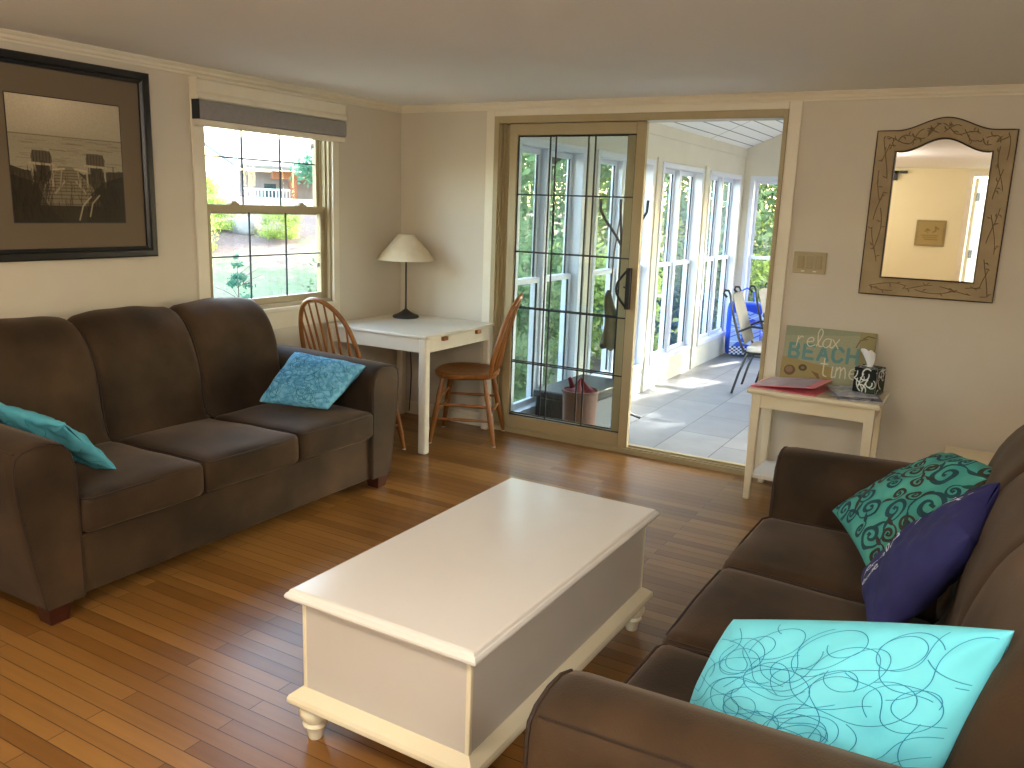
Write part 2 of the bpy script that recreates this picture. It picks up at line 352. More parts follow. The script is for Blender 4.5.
# little painter: rasterise in plain numpy, put on a mesh as its colours
class Img:
    def __init__(s, w, h, bg, ww, hh):
        s.w, s.h, s.ww, s.hh = w, h, ww, hh; s.a = np.zeros((h, w, 3)); s.a[:] = np.array(bg)/255.
        s.X, s.Y = np.meshgrid((np.arange(w)+.5)/w*ww, hh-(np.arange(h)+.5)/h*hh)     # y up
    def put(s, m, c, al=1.):
        m = np.clip(m, 0, 1)[..., None]*al; s.a = s.a*(1-m)+np.array(c)/255.*m
    def poly(s, pts, c, al=1.):
        ins = np.zeros(s.X.shape, bool); n = len(pts)
        for i in range(n):
            x0, y0 = pts[i]; x1, y1 = pts[(i+1) % n]
            if y0 == y1: continue
            ins ^= ((y0 > s.Y) != (y1 > s.Y)) & (s.X < (x1-x0)*(s.Y-y0)/(y1-y0)+x0)
        s.put(ins.astype(float), c, al)
    def stroke(s, pts, wd, c, al=1.):
        px = s.ww/s.w; d = np.full(s.X.shape, 1e9)
        for (x0, y0), (x1, y1) in zip(pts[:-1], pts[1:]):
            L = (x1-x0)**2+(y1-y0)**2+1e-12; t = np.clip(((s.X-x0)*(x1-x0)+(s.Y-y0)*(y1-y0))/L, 0, 1)
            d = np.minimum(d, np.hypot(s.X-x0-t*(x1-x0), s.Y-y0-t*(y1-y0)))
        s.put((wd/2-d)/px+.5, c, al)
    def ell(s, x, y, rx, ry, c, al=1.): s.put(np.hypot((s.X-x)/rx, (s.Y-y)/ry) < 1, c, al)
    def noise(s, amp, seed=0):
        r = np.random.RandomState(seed); s.a = np.clip(s.a*(1+amp*(r.rand(s.h, s.w)[..., None]-.5)), 0, 1)
    def mesh(s, name, fn, m, parent=None):
        """fn(u,v) with u to the right and v up, both 0..1 -> point"""
        w, h = s.w, s.h
        mb = MB(); mb.v = [tuple(fn((i+.5)/w if 0 < i < w-1 else (0 if i == 0 else 1), 1-((j+.5)/h if 0 < j < h-1 else (0 if j == 0 else 1)))) for j in range(h) for i in range(w)]
        mb.f = [(j*w+i, (j+1)*w+i, (j+1)*w+i+1, j*w+i+1) for j in range(h-1) for i in range(w-1)]; mb.mi = [0]*len(mb.f)
        o = mb.build(name, m, parent, smooth=False, fix=False)
        at = o.data.color_attributes.new('Col', 'FLOAT_COLOR', 'POINT')
        c = s.a; l = np.where(c <= .04045, c/12.92, ((c+.055)/1.055)**2.4); out = np.ones((w*h, 4)); out[:, :3] = l.reshape(-1, 3)
        at.data.foreach_set('color', out.ravel().astype(np.float32)); return o

# ------------------------------------------------------------------ room shell
CH = 2.133; XR = 4.75; YF = -7.2; SF = -0.205
struct(MB().box(-.12, XR, YF, .02, -.12, 0).build('floor', 'floor', smooth=False))
struct(MB().box(-.12, XR+.12, YF-.12, .12, CH, CH+.15).build('ceiling', 'ceiling', smooth=False))
# left wall with its window opening
WY0, WY1, WZ0, WZ1 = -1.672, -.700, .862, 2.03
b = MB().box(-.12, 0, YF-.12, WY0, -.1, CH).box(-.12, 0, WY1, .12, -.1, CH).box(-.12, 0, WY0, WY1, -.1, WZ0).box(-.12, 0, WY0, WY1, WZ1, CH)
struct(b.build('wall_left', 'wall', smooth=False))
DX0, DX1, DZ = .757, 2.586, 2.05
b = MB().box(0, DX0, 0, .12, -.1, CH).box(DX1, XR, 0, .12, -.1, CH).box(DX0, DX1, 0, .12, DZ, CH)
struct(b.build('wall_back', 'wall', smooth=False))
struct(MB().box(XR, XR+.12, YF-.12, .12, -.1, CH).build('wall_right', 'wall', smooth=False))
RX0, RX1, RZ = 3.25, 4.10, 2.04
b = MB().box(0, RX0, YF-.12, YF, -.1, CH).box(RX1, XR, YF-.12, YF, -.1, CH).box(RX0, RX1, YF-.12, YF, RZ, CH)
struct(b.build('wall_front', 'wall_lamp_tint', smooth=False))
# crown moulding (small cove) along left and back walls
cp = [(0, -.045), (.008, -.045), (.010, -.036), (.016, -.030), (.020, -.018), (.028, -.010), (.032, -.004), (.032, 0), (0, 0)]
b = MB().prism([(x, CH+z) for x, z in cp], 'y', YF, 0)
struct(b.build('trim_1', 'trim', angle=25))
b = MB().prism([(-x, CH+z) for x, z in cp], 'x', 0, XR)
struct(b.build('trim_2', 'trim', angle=25))
# door casing (flat white boards) and the batten beside it
b = MB().box(DX0-.062, DX0, -.014, 0, 0, CH-.045).box(DX1, DX1+.067, -.014, 0, 0, CH-.045).box(DX0, DX1, -.014, 0, DZ, CH-.045)
struct(b.build('trim_3', 'trim', bevel=.003))
b = MB().box(0, .012, WY0-.075, WY0, 0, CH-.045).box(0, .012, WY1, WY1+.055, .735, CH-.045).box(0, .012, WY0, WY1, .735, .845).box(0, .022, WY0-.02, WY1+.02, .838, .862)
struct(b.build('trim_4', 'trim', bevel=.003))
bp = [(0, 0), (.014, 0), (.014, .075), (.008, .09), (0, .09)]
struct(MB().prism(bp, 'y', YF, 0).build('baseboard_left', 'trim', smooth=False))
b = MB().prism([(-x, z) for x, z in bp], 'x', 0, DX0-.062).prism([(-x, z) for x, z in bp], 'x', DX1+.067, XR)
struct(b.build('baseboard_back', 'trim', smooth=False))
struct(MB().prism([(XR-x, z) for x, z in bp], 'y', YF, 0).build('baseboard_right', 'trim', smooth=False))

# window in the left wall: double hung, almond vinyl
win = struct(empty('window_1', (0, 0, 0)))
XU, XL = -.095, -.055
b = MB()
for x0, x1 in ((-.12, -.008),):
    b.box(x0, x1, WY0, WY0+.018, WZ0, WZ1).box(x0, x1, WY1-.018, WY1, WZ0, WZ1).box(x0, x1, WY0, WY1, WZ0, WZ0+.02).box(x0, x1, WY0, WY1, WZ1-.02, WZ1)
b.box(-.075, -.070, WY1-.03, WY1-.018, WZ0, WZ1).box(-.035, -.030, WY1-.03, WY1-.018, WZ0, WZ1)
b.build('window_frame', 'almond', win, bevel=.002)
def sash(parent, x, y0, y1, z0, z1, st, top, bot, cols=3, rows=2, th=.03, m='almond'):
    s = MB().box(x-th/2, x+th/2, y0, y0+st, z0, z1).box(x-th/2, x+th/2, y1-st, y1, z0, z1).box(x-th/2, x+th/2, y0+st, y1-st, z1-top, z1).box(x-th/2, x+th/2, y0+st, y1-st, z0, z0+bot)
    o = s.build('sash', m, parent, bevel=.002)
    g = MB()
    for i in range(1, cols): yy = y0+st+(y1-y0-2*st)*i/cols; g.box(x-.004, x+.004, yy-.0035, yy+.0035, z0+bot, z1-top)
    for i in range(1, rows): zz = z0+bot+(z1-top-z0-bot)*i/rows; g.box(x-.004, x+.004, y0+st, y1-st, zz-.0035, zz+.0035)
    g.build('grille', 'rubber', o, smooth=False)
    MB().box(x-.007, x-.005, y0+st, y1-st, z0+bot, z1-top).build('pane', 'glass', o, smooth=False)
    return o
sash(win, XU, WY0+.018, WY1-.018, 1.40, WZ1-.02, .035, .04, .04)
lo = sash(win, XL, WY0+.018, WY1-.018, WZ0+.02, 1.452, .045, .042, .04)
for yy in (-1.45, -.93): MB().box(XL-.01, XL+.03, yy-.03, yy+.03, 1.452, 1.462).box(XL+.0, XL+.022, yy-.012, yy+.02, 1.462, 1.472).build('sash_lock', 'almond', lo, bevel=.002)
for (x, z) in ((XU+.018, 1.80), (XL+.018, 1.08)): MB().box(x, x+.006, WY1-.105, WY1-.08, z, z+.028).build('alarm_contact', 'white_vinyl', win, bevel=.001)

# blind: valance, cassette, bottom rail
bl = tag(empty('roller_blind', (0, -1.14, 1.86)), 'rolled-up grey roller blind under a white valance over the left wall window', 'blind')
by0, by1 = -.605, .512
vp = [(0, .115), (0, .222), (.062, .222), (.066, .212), (.056, .206), (.053, .15), (.062, .140), (.067, .118), (.062, .113)]
MB().prism(vp, 'y', by0, by1).build('valance', 'trim', bl, angle=25)
MB().prism([(0.008, .018), (.008, .11), (.054, .11), (.060, .095), (.060, .035), (.054, .018)], 'y', by0+.008, by1).build('cassette', 'blind_grey', bl, angle=25)
MB().box(.006, .062, by0, by0+.008, .016, .112).build('end_cap', 'rubber', bl)
MB().box(.012, .052, by0+.005, by1-.003, -.016, .016).build('bottom_rail', 'trim', bl, bevel=.004)

# sliding door
dr = struct(empty('door_1', (0, 0, 0)))
b = MB().box(DX0, DX0+.034, -.018, .12, 0, DZ).box(DX1-.024, DX1, -.018, .12, 0, DZ).box(DX0+.034, DX1-.024, -.018, .12, DZ-.043, DZ).box(DX0+.034, DX1-.024, -.018, .12, -.02, .03)
b.box(DX0+.034, DX1-.024, .045, .052, .03, .042).box(DX0+.034, DX1-.024, -.004, .002, .03, .038)
b.box(DX0+.034, DX0+.05, .045, .052, .03, DZ-.043).box(DX0+.034, DX0+.043, .0, .006, .03, DZ-.043)
b.build('door_frame', 'almond', dr, bevel=.002)
def slider(name, x0, x1, y0, y1, gx0, gx1, gz0=.115, gz1=1.935, z0=.03, z1=2.004):
    o = MB().box(x0, gx0, y0, y1, z0, z1).box(gx1, x1, y0, y1, z0, z1).box(gx0, gx1, y0, y1, z0, gz0).box(gx0, gx1, y0, y1, gz1, z1).build(name, 'almond', dr, bevel=.003)
    yc = (y0+y1)/2; g = MB()
    g.box(gx0, gx0+.004, yc-.006, yc+.006, gz0, gz1).box(gx1-.006, gx1, yc-.006, yc+.006, gz0, gz1).box(gx0, gx1, yc-.006, yc+.006, gz0, gz0+.006).box(gx0, gx1, yc-.006, yc+.006, gz1-.006, gz1)
    for i in (1, 2): xx = gx0+(gx1-gx0)*i/3; g.box(xx-.004, xx+.004, yc-.004, yc+.004, gz0, gz1)
    for i in (1, 2, 3, 4): zz = gz0+(gz1-gz0)*i/5; g.box(gx0, gx1, yc-.004, yc+.004, zz-.004, zz+.004)
    g.build('grille', 'rubber', o, smooth=False)
    MB().box(gx0, gx1, yc-.009, yc-.006, gz0, gz1).build('pane', 'glass', o, smooth=False)
    return o
sp = slider('sliding_panel', .862, 1.783, .003, .040, .918, 1.722)
slider('fixed_panel', DX0+.034, 1.72, .056, .093, .853, 1.648)
hp = [(1.735, -.022, .915), (1.735, -.022, 1.145)]
harc = [(1.735-.062*sin(pi*i/14), -.03-.02*sin(pi*i/14), 1.145-.23*i/14) for i in range(15)]
h = MB().tube(harc, .008, 8).box(1.722, 1.750, -.03, .003, .905, 1.155)
h.build('door_handle', 'black', sp, bevel=.003)
MB().tube([(1.735, -.03, 1.03), (1.715, -.045, 1.045)], .005, 8).build('lock_lever', 'black', sp)

# rear wall: open doorway, cream door leaf beside it, what the mirror sees
rd = struct(empty('door_2', (0, 0, 0)))
MB().box(RX0-.06, RX0, YF, YF+.016, 0, RZ+.06).box(RX1, RX1+.06, YF, YF+.016, 0, RZ+.06).box(RX0, RX1, YF, YF+.016, RZ, RZ+.06).build('door_casing', 'trim', rd, bevel=.003)
T_ = Matrix.Translation((RX0+.01, YF-.10, 0)) @ Matrix.Rotation(radians(28), 4, 'Z')
MB().box(0, .045, -.86, 0, .01, RZ-.01, T=T_).build('door_leaf', 'trim', rd, bevel=.003)
MB().box(.045, .06, -.80, -.74, .95, 1.15, T=T_).tube([(.06, -.77, 1.03), (.10, -.77, 1.03), (.10, -.67, 1.03)], .008, 8, T=T_).build('door_handle', 'black', rd)
for z in (.3, 1.1, 1.8): MB().box(.045, .052, -.07, -.0, z-.05, z+.05, T=T_).build('hinge', 'black', rd)
MB().box(2.34, 2.50, YF, YF+.05, 2.065, 2.10).box(2.34, 2.39, YF, YF+.05, 1.98, 2.1).build('wall_bracket', 'black', None, bevel=.002)
tag(bpy.data.objects['wall_bracket'], 'small black angle bracket high on the wall seen in the mirror', 'bracket')
pq = tag(empty('wall_plaque', (2.85, YF, 1.34)), 'small square tan plaque on the cream wall, seen in the mirror', 'plaque')
MB().box(-.17, .17, 0, .02, -.16, .16).build('board', 'plaque', pq, bevel=.004)
im = Img(60, 60, (158, 138, 88), .28, .28)
im.stroke([(.05, .19), (.09, .22), (.08, .17), (.11, .15)], .012, (112, 92, 50)); im.stroke([(.15, .17), (.18, .19), (.2, .16)], .012, (112, 92, 50)); im.stroke([(.18, .19), (.17, .14)], .006, (112, 92, 50))
for z, a0, a1 in ((.11, .05, .24), (.085, .06, .22), (.06, .05, .2)): im.stroke([(a0, z), (a1, z)], .009, (110, 92, 52), .8)
im.mesh('print_face', lambda u, v: (.14-.28*u, .0215, -.14+.28*v), 'print', pq)
# flush ceiling lamp at the rear of the room; the added fill lamps copy it
cl = tag(empty('ceiling_lamp_and_fill', (1.6, -6.3, CH)), 'round flush ceiling lamp near the back wall of the room', 'ceiling lamp')
MB().lathe([(0.001, 0), (.16, 0), (.16, -.03), (.15, -.035), (.001, -.035)], c=(0, 0)).build('canopy', 'chrome', cl)
dm = mat('lit_opal_glass', rgb(255, 230, 180), .4); P(dm).inputs['Emission Color'].default_value = (*rgb(255, 214, 150), 1); P(dm).inputs['Emission Strength'].default_value = 14.0
MB().lathe([(.145, -.035), (.14, -.06), (.11, -.09), (.06, -.108), (.001, -.112)], cap=False).build('diffuser', dm, cl)


for (x, y, e, c, lb) in ((1.6, -6.3, 17, (1, .93, .80), None), (2.35, -4.45, 19, (1, .94, .87), 'added unseen fill lamp on the ceiling between the coffee table and the camera'), (4.3, -4.4, 27, (1, .94, .87), 'added unseen fill lamp on the ceiling over the near end of the right sofa')):  # second and third are made up, out of view, to brighten upward surfaces
    if lb: c2 = copy_tree(cl); c2.location = (x, y, CH); c2['label'] = lb
    light('ceiling_lamp_and_fill_bulb', 'POINT', (x, y, CH-.20), e, c, shadow_soft_size=.12)
# switch plate
sw = tag(empty('switch_plate', (2.771, 0, 1.251)), 'ivory three-switch plate on the wall between sliding door and mirror', 'light switch')
MB().box(-.086, .086, -.008, 0, -.058, .058).build('plate', 'switch', sw, bevel=.003)
for i in (-1, 0, 1): MB().box(i*.047-.016, i*.047+.016, -.013, -.006, -.032, .036).build('rocker', 'switch2', sw, bevel=.002)
for x in (-.03, .03): MB().box(x-.009, x+.009, -.011, -.006, -.049, -.042).build('slider', 'trim', sw)

# ------------------------------------------------------------------ sofas
def make_sofa():
    t = empty('sofa')
    # local: x = width, y = depth (0 front .. .95 back), z up
    IN, JT = .80, .268
    arm = [(0, .068), (0, .50), (.003, .56), (.016, .615), (.045, .650), (.09, .664), (.14, .664), (.19, .652), (.214, .634), (.222, .60), (.223, .56), (.218, .48), (.19, .30), (.145, .068)]
    def armf(sg):
        mb = MB(); n = len(arm); ys = [0, .012, .04, .2, .4, .6, .8, .9, .925]
        rings = []
        for k, y in enumerate(ys):
            ins = .012 if y == 0 else (.003 if y == .012 else 0)
            if y > .9: ins = .01
            ring = []
            for (a, z) in arm:
                cxx = .1; aa = cxx+(a-cxx)*(1-ins*8); zz = z-ins if z > .3 else z
                zz += .018*max(0, min(1, y/.6)) if z > .55 else 0
                ring.append((sg*(IN+aa), y, zz))
            rings.append(ring)
        v = [p for r in rings for p in r]
        f = [(i*n+k, i*n+(k+1) % n, (i+1)*n+(k+1) % n, (i+1)*n+k) for i in range(len(ys)-1) for k in range(n)]
        f += [tuple(range(n)), tuple((len(ys)-1)*n+k for k in range(n))]
        mb.add(v, f); return mb
    for sg in (-1, 1):
        a = armf(sg).build('armrest', 'suede', t, angle=50)
        pts = [(sg*(IN+.1+(p-.1)*.955), .004, z-(.006 if z > .3 else 0)) for p, z in arm]
        MB().tube(pts, .0045, 6).build('piping', 'piping', a)
        # sewn seam running back along the arm top
        MB().tube([(sg*(IN+.205), y, .643+.018*min(1, y/.6)) for y in (.02, .2, .5, .8, .9)], .0025, 5).build('seam', 'piping', a)
    MB().box(-IN, IN, .018, .9, .068, .295).build('base', 'suede', t, bevel=.008)
    MB().box(-IN-.02, IN+.02, .80, .94, .06, .78).build('back_frame', 'suede', t, bevel=.03, seg=4)
    prof = [(.56, .40), (.60, .46), (.620, .55), (.626, .64), (.640, .72), (.668, .80), (.705, .865), (.75, .915), (.805, .945), (.86, .95), (.91, .92), (.935, .86), (.94, .78), (.93, .70), (.80, .45)]
    xs = [-IN, -JT, JT, IN]
    def smooth_prof(p, it=2):
        for _ in range(it):
            q = []
            for i in range(len(p)):
                a, c = p[i], p[(i+1) % len(p)]
                q += [(.75*a[0]+.25*c[0], .75*a[1]+.25*c[1]), (.25*a[0]+.75*c[0], .25*a[1]+.75*c[1])]
            p = q
        return p
    pr = smooth_prof(prof, 1); n = len(pr)
    nrm = []
    for i in range(n):
        a, c = pr[i-1], pr[(i+1) % n]; tx, tz = c[0]-a[0], c[1]-a[1]; L = math.hypot(tx, tz); nrm.append((tz/L, -tx/L))
    if sum(pr[i][0]*pr[(i+1) % n][1]-pr[(i+1) % n][0]*pr[i][1] for i in range(n)) < 0: nrm = [(-a, -c) for a, c in nrm]
    for i in range(3):
        x0, x1 = xs[i]+.001, xs[i+1]-.001; hw = (x1-x0)/2; cx = (x0+x1)/2; m = 28; rr = .045
        mb = MB(); rings = []
        for k in range(m+1):
            u = sin((k/m-.5)*pi); e = max(0, abs(u)*hw-(hw-rr))/rr; ins = rr*(1-sqrt(max(0, 1-e*e)))
            bow = .010*(1-u*u)
            ring = []
            for j, (y, z) in enumerate(pr):
                off = bow-ins*.8
                dz = 0
                wr = .004*sin(11*z+3*u+i*2)*sin(5*u+7*z+i)
                ring.append((cx+u*hw, y+nrm[j][0]*(off+wr), z+nrm[j][1]*(off+wr)+.012*(1-u*u)*(z > .8)))
            rings.append(ring)
        v = [p for r in rings for p in r]
        f = [(a*n+k, a*n+(k+1) % n, (a+1)*n+(k+1) % n, (a+1)*n+k) for a in range(m) for k in range(n)]
        f += [tuple(range(n-1, -1, -1)), tuple(m*n+k for k in range(n))]
        bc = mb.add(v, f).build('back_cushion', 'suede', t, angle=60)
        if i < 2: MB().tube([(x1+.001, y-.004+nrm[j][0]*-.022, z+nrm[j][1]*-.022) for j, (y, z) in enumerate(pr) if j < 20], .004, 6).build('piping', 'piping', bc)
        # seat cushion: taller at front, sinking a little to the back
        def sl(p, i=i):
            f = (p.y+.29)/.58
            p.z += -.012*f
            if p.y < -.26: p.y -= .004*sin(8*p.x)
            return p
        sc = rbox(MB(), cx, .285, .370, x1-x0-.002, .61, .145, .035, n=14, puff=.018, wob=.004, seed=i+3, fn=sl).build('seat_cushion', 'suede', t, angle=60)
        hw2 = (x1-x0)/2-.006
        loop = [(cx-hw2, .45, .430), (cx-hw2, .1, .437), (cx-hw2+.006, .002, .432), (cx-hw2+.03, -.014, .430), (cx, -.018, .431), (cx+hw2-.03, -.014, .430), (cx+hw2-.006, .002, .432), (cx+hw2, .1, .437), (cx+hw2, .45, .430)]
        MB().tube(loop, .0035, 6).build('piping', 'piping', sc)
    for sg in (-1, 1):
        for y, dy in ((.049, -.012), (.86, .012)):
            MB().frustum((sg*(IN+.096), y, .0), .034, .034, (sg*(IN+.096), y, .072), .046, .046).build('foot', 'darkfoot', t, bevel=.004)
    return t
sofaL = make_sofa()
sofaL.location = (.97, -2.287, 0); sofaL.rotation_euler = (0, 0, pi/2)     # faces +x: local y (depth) -> -x
tag(sofaL, 'dark brown microfiber three-seat sofa along the left wall under the framed photograph', 'sofa')
sofaR = copy_tree(sofaL)
sofaR.location = (3.06, -2.60, 0); sofaR.rotation_euler = (0, 0, -pi/2)
tag(sofaR, 'brown microfiber three-seat sofa in the right foreground holding three cushions', 'sofa')

# ------------------------------------------------------------------ cushions
def pillow(name, TL, TR, BR, BL, T, mats, label, n=34, bend=0, strokes=(), pinch=.04, wr=.006, seed=1, cat='cushion', bendv=0, toward=None, both=False):
    TL, TR, BR, BL = map(Vector, (TL, TR, BR, BL)); C = (TL+TR+BR+BL)/4
    Nn = ((TR-TL)+(BR-BL)).cross((TL-BL)+(TR-BR)).normalized()
    tw = Vector(toward) if toward else (CAM-C)
    if Nn.dot(tw) < 0: Nn = -Nn
    rg = random.Random(seed); ph = [rg.uniform(0, 6.28) for _ in range(8)]
    def pt(u, v, side, lift=0):
        uu = u*(1-pinch*(1-v*v)*abs(u)**1.5); vv = v*(1-pinch*(1-u*u)*abs(v)**1.5)
        a, c = (uu+1)/2, (vv+1)/2
        p = BL*(1-a)*(1-c)+BR*a*(1-c)+TL*(1-a)*c+TR*a*c
        h = T*(max(0, (1-u*u)*(1-v*v)))**.42
        k = max(0, (1-u*u)*(1-v*v))**.25
        w = wr*k*(sin(5*u+3*v+ph[0])*sin(4*v-2*u+ph[1])+.6*sin(11*u+ph[2]+5*v)*sin(7*v+ph[3])+.35*sin(19*u-9*v+ph[4]))
        # tension folds running in from the corners
        for cu, cv in ((1, 1), (1, -1), (-1, 1), (-1, -1)):
            du, dv = cu-u, cv-v; r = math.hypot(du, dv)+1e-6
            if r < .9: w += .5*wr*(1-r/.9)*sin(9*math.atan2(dv, du))*min(1, r*5)
        return p + Nn*(side*(h+w)+lift*side+bend*u*u+bendv*v*v)
    mb = MB(); L = [sin((i/(n-1)-.5)*pi)for i in range(n)]
    for side in (1, -1):
        v = [pt(a, c, side) for a in L for c in L]
        f = [(i*n+j, (i+1)*n+j, (i+1)*n+j+1, i*n+j+1) for i in range(n-1) for j in range(n-1)]
        if side < 0: f = [tuple(reversed(q)) for q in f]
        mb.add(v, f)
    for (path, wd, mi), sd in [(q, z_) for z_ in ((1, -1) if both else (1,)) for q in strokes]:
        m = len(path)
        if m < 2: continue
        v = []
        for i, (a, c) in enumerate(path):
            a0, c0 = path[max(0, i-1)]; a1, c1 = path[min(m-1, i+1)]; du, dv = a1-a0, c1-c0; l = math.hypot(du, dv)+1e-9
            ww = (wd[i] if isinstance(wd, list) else wd)
            for sg in (-.5, .5):
                aa = max(-.985, min(.985, a-dv/l*ww*sg)); cc = max(-.985, min(.985, c+du/l*ww*sg)); v.append(pt(aa, cc, sd, .0012))
        mb.add(v, [(2*i, 2*i+1, 2*i+3, 2*i+2) for i in range(m-1)], mi)
    import bmesh
    o = mb.build(name, mats, None, angle=180, fix=False)
    b = bmesh.new(); b.from_mesh(o.data); bmesh.ops.remove_doubles(b, verts=b.verts, dist=.0002); b.to_mesh(o.data); b.free()
    return tag(o, label, cat)
def squiggles(n, L, step, turn, seed, wd, mi=1):
    rg = random.Random(seed); out = []
    g = int(math.ceil(sqrt(n)))
    for q_ in range(n):
        x, y, a, k = -.95+1.9*((q_ % g)+rg.random())/g, -.95+1.9*((q_//g)+rg.random())/g, rg.uniform(0, 6.28), rg.uniform(-turn, turn); p = [(x, y)]
        tgt = k
        for i in range(L):
            if i % 14 == 0: tgt = rg.choice((-1, 1))*rg.uniform(.25, 1)*turn
            k += (tgt-k)*.18; a += k; x += step*cos(a); y += step*sin(a)
            if abs(x) > .96 or abs(y) > .96: break
            p.append((x, y))
        out.append((p, wd, mi))
    return out
def spirals(seed):
    rg = random.Random(seed); out = []; cs = []
    tries = 0
    while len(cs) < 34 and tries < 2500:
        tries += 1; x, y, r = rg.uniform(-.85, .85), rg.uniform(-.85, .85), rg.choice((.26, .2, .15, .12))
        if all(math.hypot(x-a, y-c) > (r+q)*.86 for a, c, q in cs): cs.append((x, y, r))
    for x, y, r in cs:
        sg = rg.choice((-1, 1)); a0 = rg.uniform(0, 6.28); mi = 1 if rg.random() < .7 else 2; p = []; wd = []
        turns = 1.55; nn = 34
        for i in range(nn):
            t = i/(nn-1); rr = r*(1-t*.86); a = a0+sg*turns*2*pi*t; p.append((x+rr*cos(a), y+rr*sin(a))); wd.append(.018+.055*sin(pi*min(1, t*1.05))*(r/.22))
        out.append((p, wd, mi))
        ex, ey = p[-1]; q = [(ex-.02, ey), (ex+.03, ey+.01)]; out.append((q, .06*(r/.2), mi))
        # leaf-like tail leaving the spiral
        a = a0; tx, ty = -sin(a)*-sg, cos(a)*-sg; q = []; wq = []
        for i in range(12):
            t = i/11; q.append((p[0][0]+tx*t*r*1.5+cos(a)*t*t*r*.7, p[0][1]+ty*t*r*1.5+sin(a)*t*t*r*.7)); wq.append(.012+.05*sin(pi*t))
        q = [(max(-.93, min(.93, a_)), max(-.93, min(.93, c_))) for a_, c_ in q]
        out.append((q, wq, mi))
    return out

pillow('throw_pillow', (3.30, -3.21, .715), (3.755, -3.335, .885), (3.64, -3.385, .50), (3.232, -3.28, .455), .098, ['aqua', 'aqua_line'],
       'bright aqua cushion with thin blue squiggles lying against the right sofa arm nearest the camera', n=50, pinch=-.035, strokes=squiggles(49, 80, .024, .21, 8, .0060), both=True, seed=2)
pillow('throw_pillow', (3.29, -1.94, .545), (3.60, -1.80, .765), (3.775, -2.06, .80), (3.46, -2.29, .49), .075, ['green', 'green_line', 'green_line2'],
       'sea green cushion with dark scroll pattern in the far corner of the right sofa', n=50, strokes=spirals(11), seed=4)
# navy cushion with its white lettering and leaf
def script(word, x, y, s, ang):
    G = {'o': [[(.5, .0), (.1, .1), (0, .5), (.3, .95), (.7, .8), (.8, .4), (.5, 0), (.9, .2)]], 'a': [[(.8, .9), (.3, .9), (0, .4), (.3, 0), (.7, .3), (.8, .9), (.75, .1), (1, .1)]],
         'e': [[(.1, .45), (.7, .6), (.6, .95), (.2, .8), (.1, .3), (.4, 0), (.9, .2)]], 'l': [[(.1, .1), (.6, 1.4), (.4, 1.9), (.15, 1.4), (.3, .2), (.7, .1)]],
         'h': [[(0, 0), (.1, 1.9)], [(.05, .7), (.4, 1), (.6, .7), (.6, 0)]], 't': [[(.3, 1.6), (.3, .2), (.6, 0)], [(0, 1.1), (.6, 1.1)]],
         'r': [[(0, 0), (.1, 1)], [(.08, .6), (.4, 1), (.6, .9)]], 's': [[(.6, .9), (.2, .8), (.3, .5), (.55, .3), (.3, 0), (0, .15)]], 'c': [[(.7, .8), (.3, .95), (0, .5), (.2, .05), (.7, .15)]],
         'm': [[(0, 0), (.05, .9)], [(.05, .6), (.3, .95), (.4, .6), (.4, 0)], [(.4, .6), (.65, .95), (.8, .6), (.85, 0)]], 'i': [[(.1, .9), (.1, 0), (.3, .05)]],
         'x': [[(0, .9), (.6, 0)], [(.65, .95), (.0, .0)]], 'p': [[(.1, .9), (.0, -.8)], [(.08, .7), (.4, 1), (.7, .6), (.4, .1), (.1, .2)]], ' ': []}
    out = []; cx = 0
    for ch in word:
        for st in G[ch]:
            q = []
            for (a, c) in st:
                X, Y = (cx+a)*s, c*s; q.append((x+X*cos(ang)-Y*sin(ang), y+X*sin(ang)+Y*cos(ang)))
            # subdivide smooth
            q2 = []
            for i in range(len(q)-1):
                for k in range(4):
                    t = k/4; p0, p1, p2, p3 = q[max(0, i-1)], q[i], q[i+1], q[min(len(q)-1, i+2)]
                    q2.append(tuple(.5*((2*p1[d])+(-p0[d]+p2[d])*t+(2*p0[d]-5*p1[d]+4*p2[d]-p3[d])*t*t+(-p0[d]+3*p1[d]-3*p2[d]+p3[d])*t**3) for d in (0, 1)))
            q2.append(q[-1]); out.append(q2)
        cx += {'m': 1.05, 'i': .4, 'l': .7, ' ': .6}.get(ch, .95)
    return out
nav = []
for st in script('oeoaleo', -.86, .30, .13, -.05)+script('eaoe', -.84, .02, .10, -.05): nav.append((st, .022, 1))
lf = [(.15+.5*t, .42+.10*sin(pi*t)) for t in [i/10 for i in range(11)]]
nav.append((lf, [.02+.16*sin(pi*i/10) for i in range(11)], 1))
nav.append(([(.62, .40), (.72, .46), (.86, .62)], .02, 1)); nav.append(([(.66, .62), (.72, .46), (.80, .30)], .035, 1))
pillow('throw_pillow', (3.44, -2.33, .50), (3.735, -2.36, .85), (3.685, -2.62, .78), (3.515, -2.66, .475), .07, ['navy', 'white_print'],
       'navy blue cushion with white lettering between the green and the aqua cushions', n=50, strokes=nav, seed=9, toward=(-1, -.3, .6))
pillow('throw_pillow', (.49, -1.545, .70), (.91, -1.465, .665), (.885, -1.73, .485), (.48, -1.79, .475), .07, ['sky_blue', 'sky_line'],
       'mottled light blue cushion leaning on the far arm of the left sofa', n=40, strokes=squiggles(60, 60, .03, .32, 21, .012), seed=12)
pillow('throw_pillow', (.22, -3.06, .70), (.80, -3.02, .665), (.83, -2.845, .455), (.38, -2.87, .46), .042, ['aqua_dull', 'aqua_dull_line'],
       'dull aqua cushion slumped behind the near arm of the left sofa', n=40, strokes=squiggles(34, 90, .03, .25, 33, .010), seed=15, wr=.009)

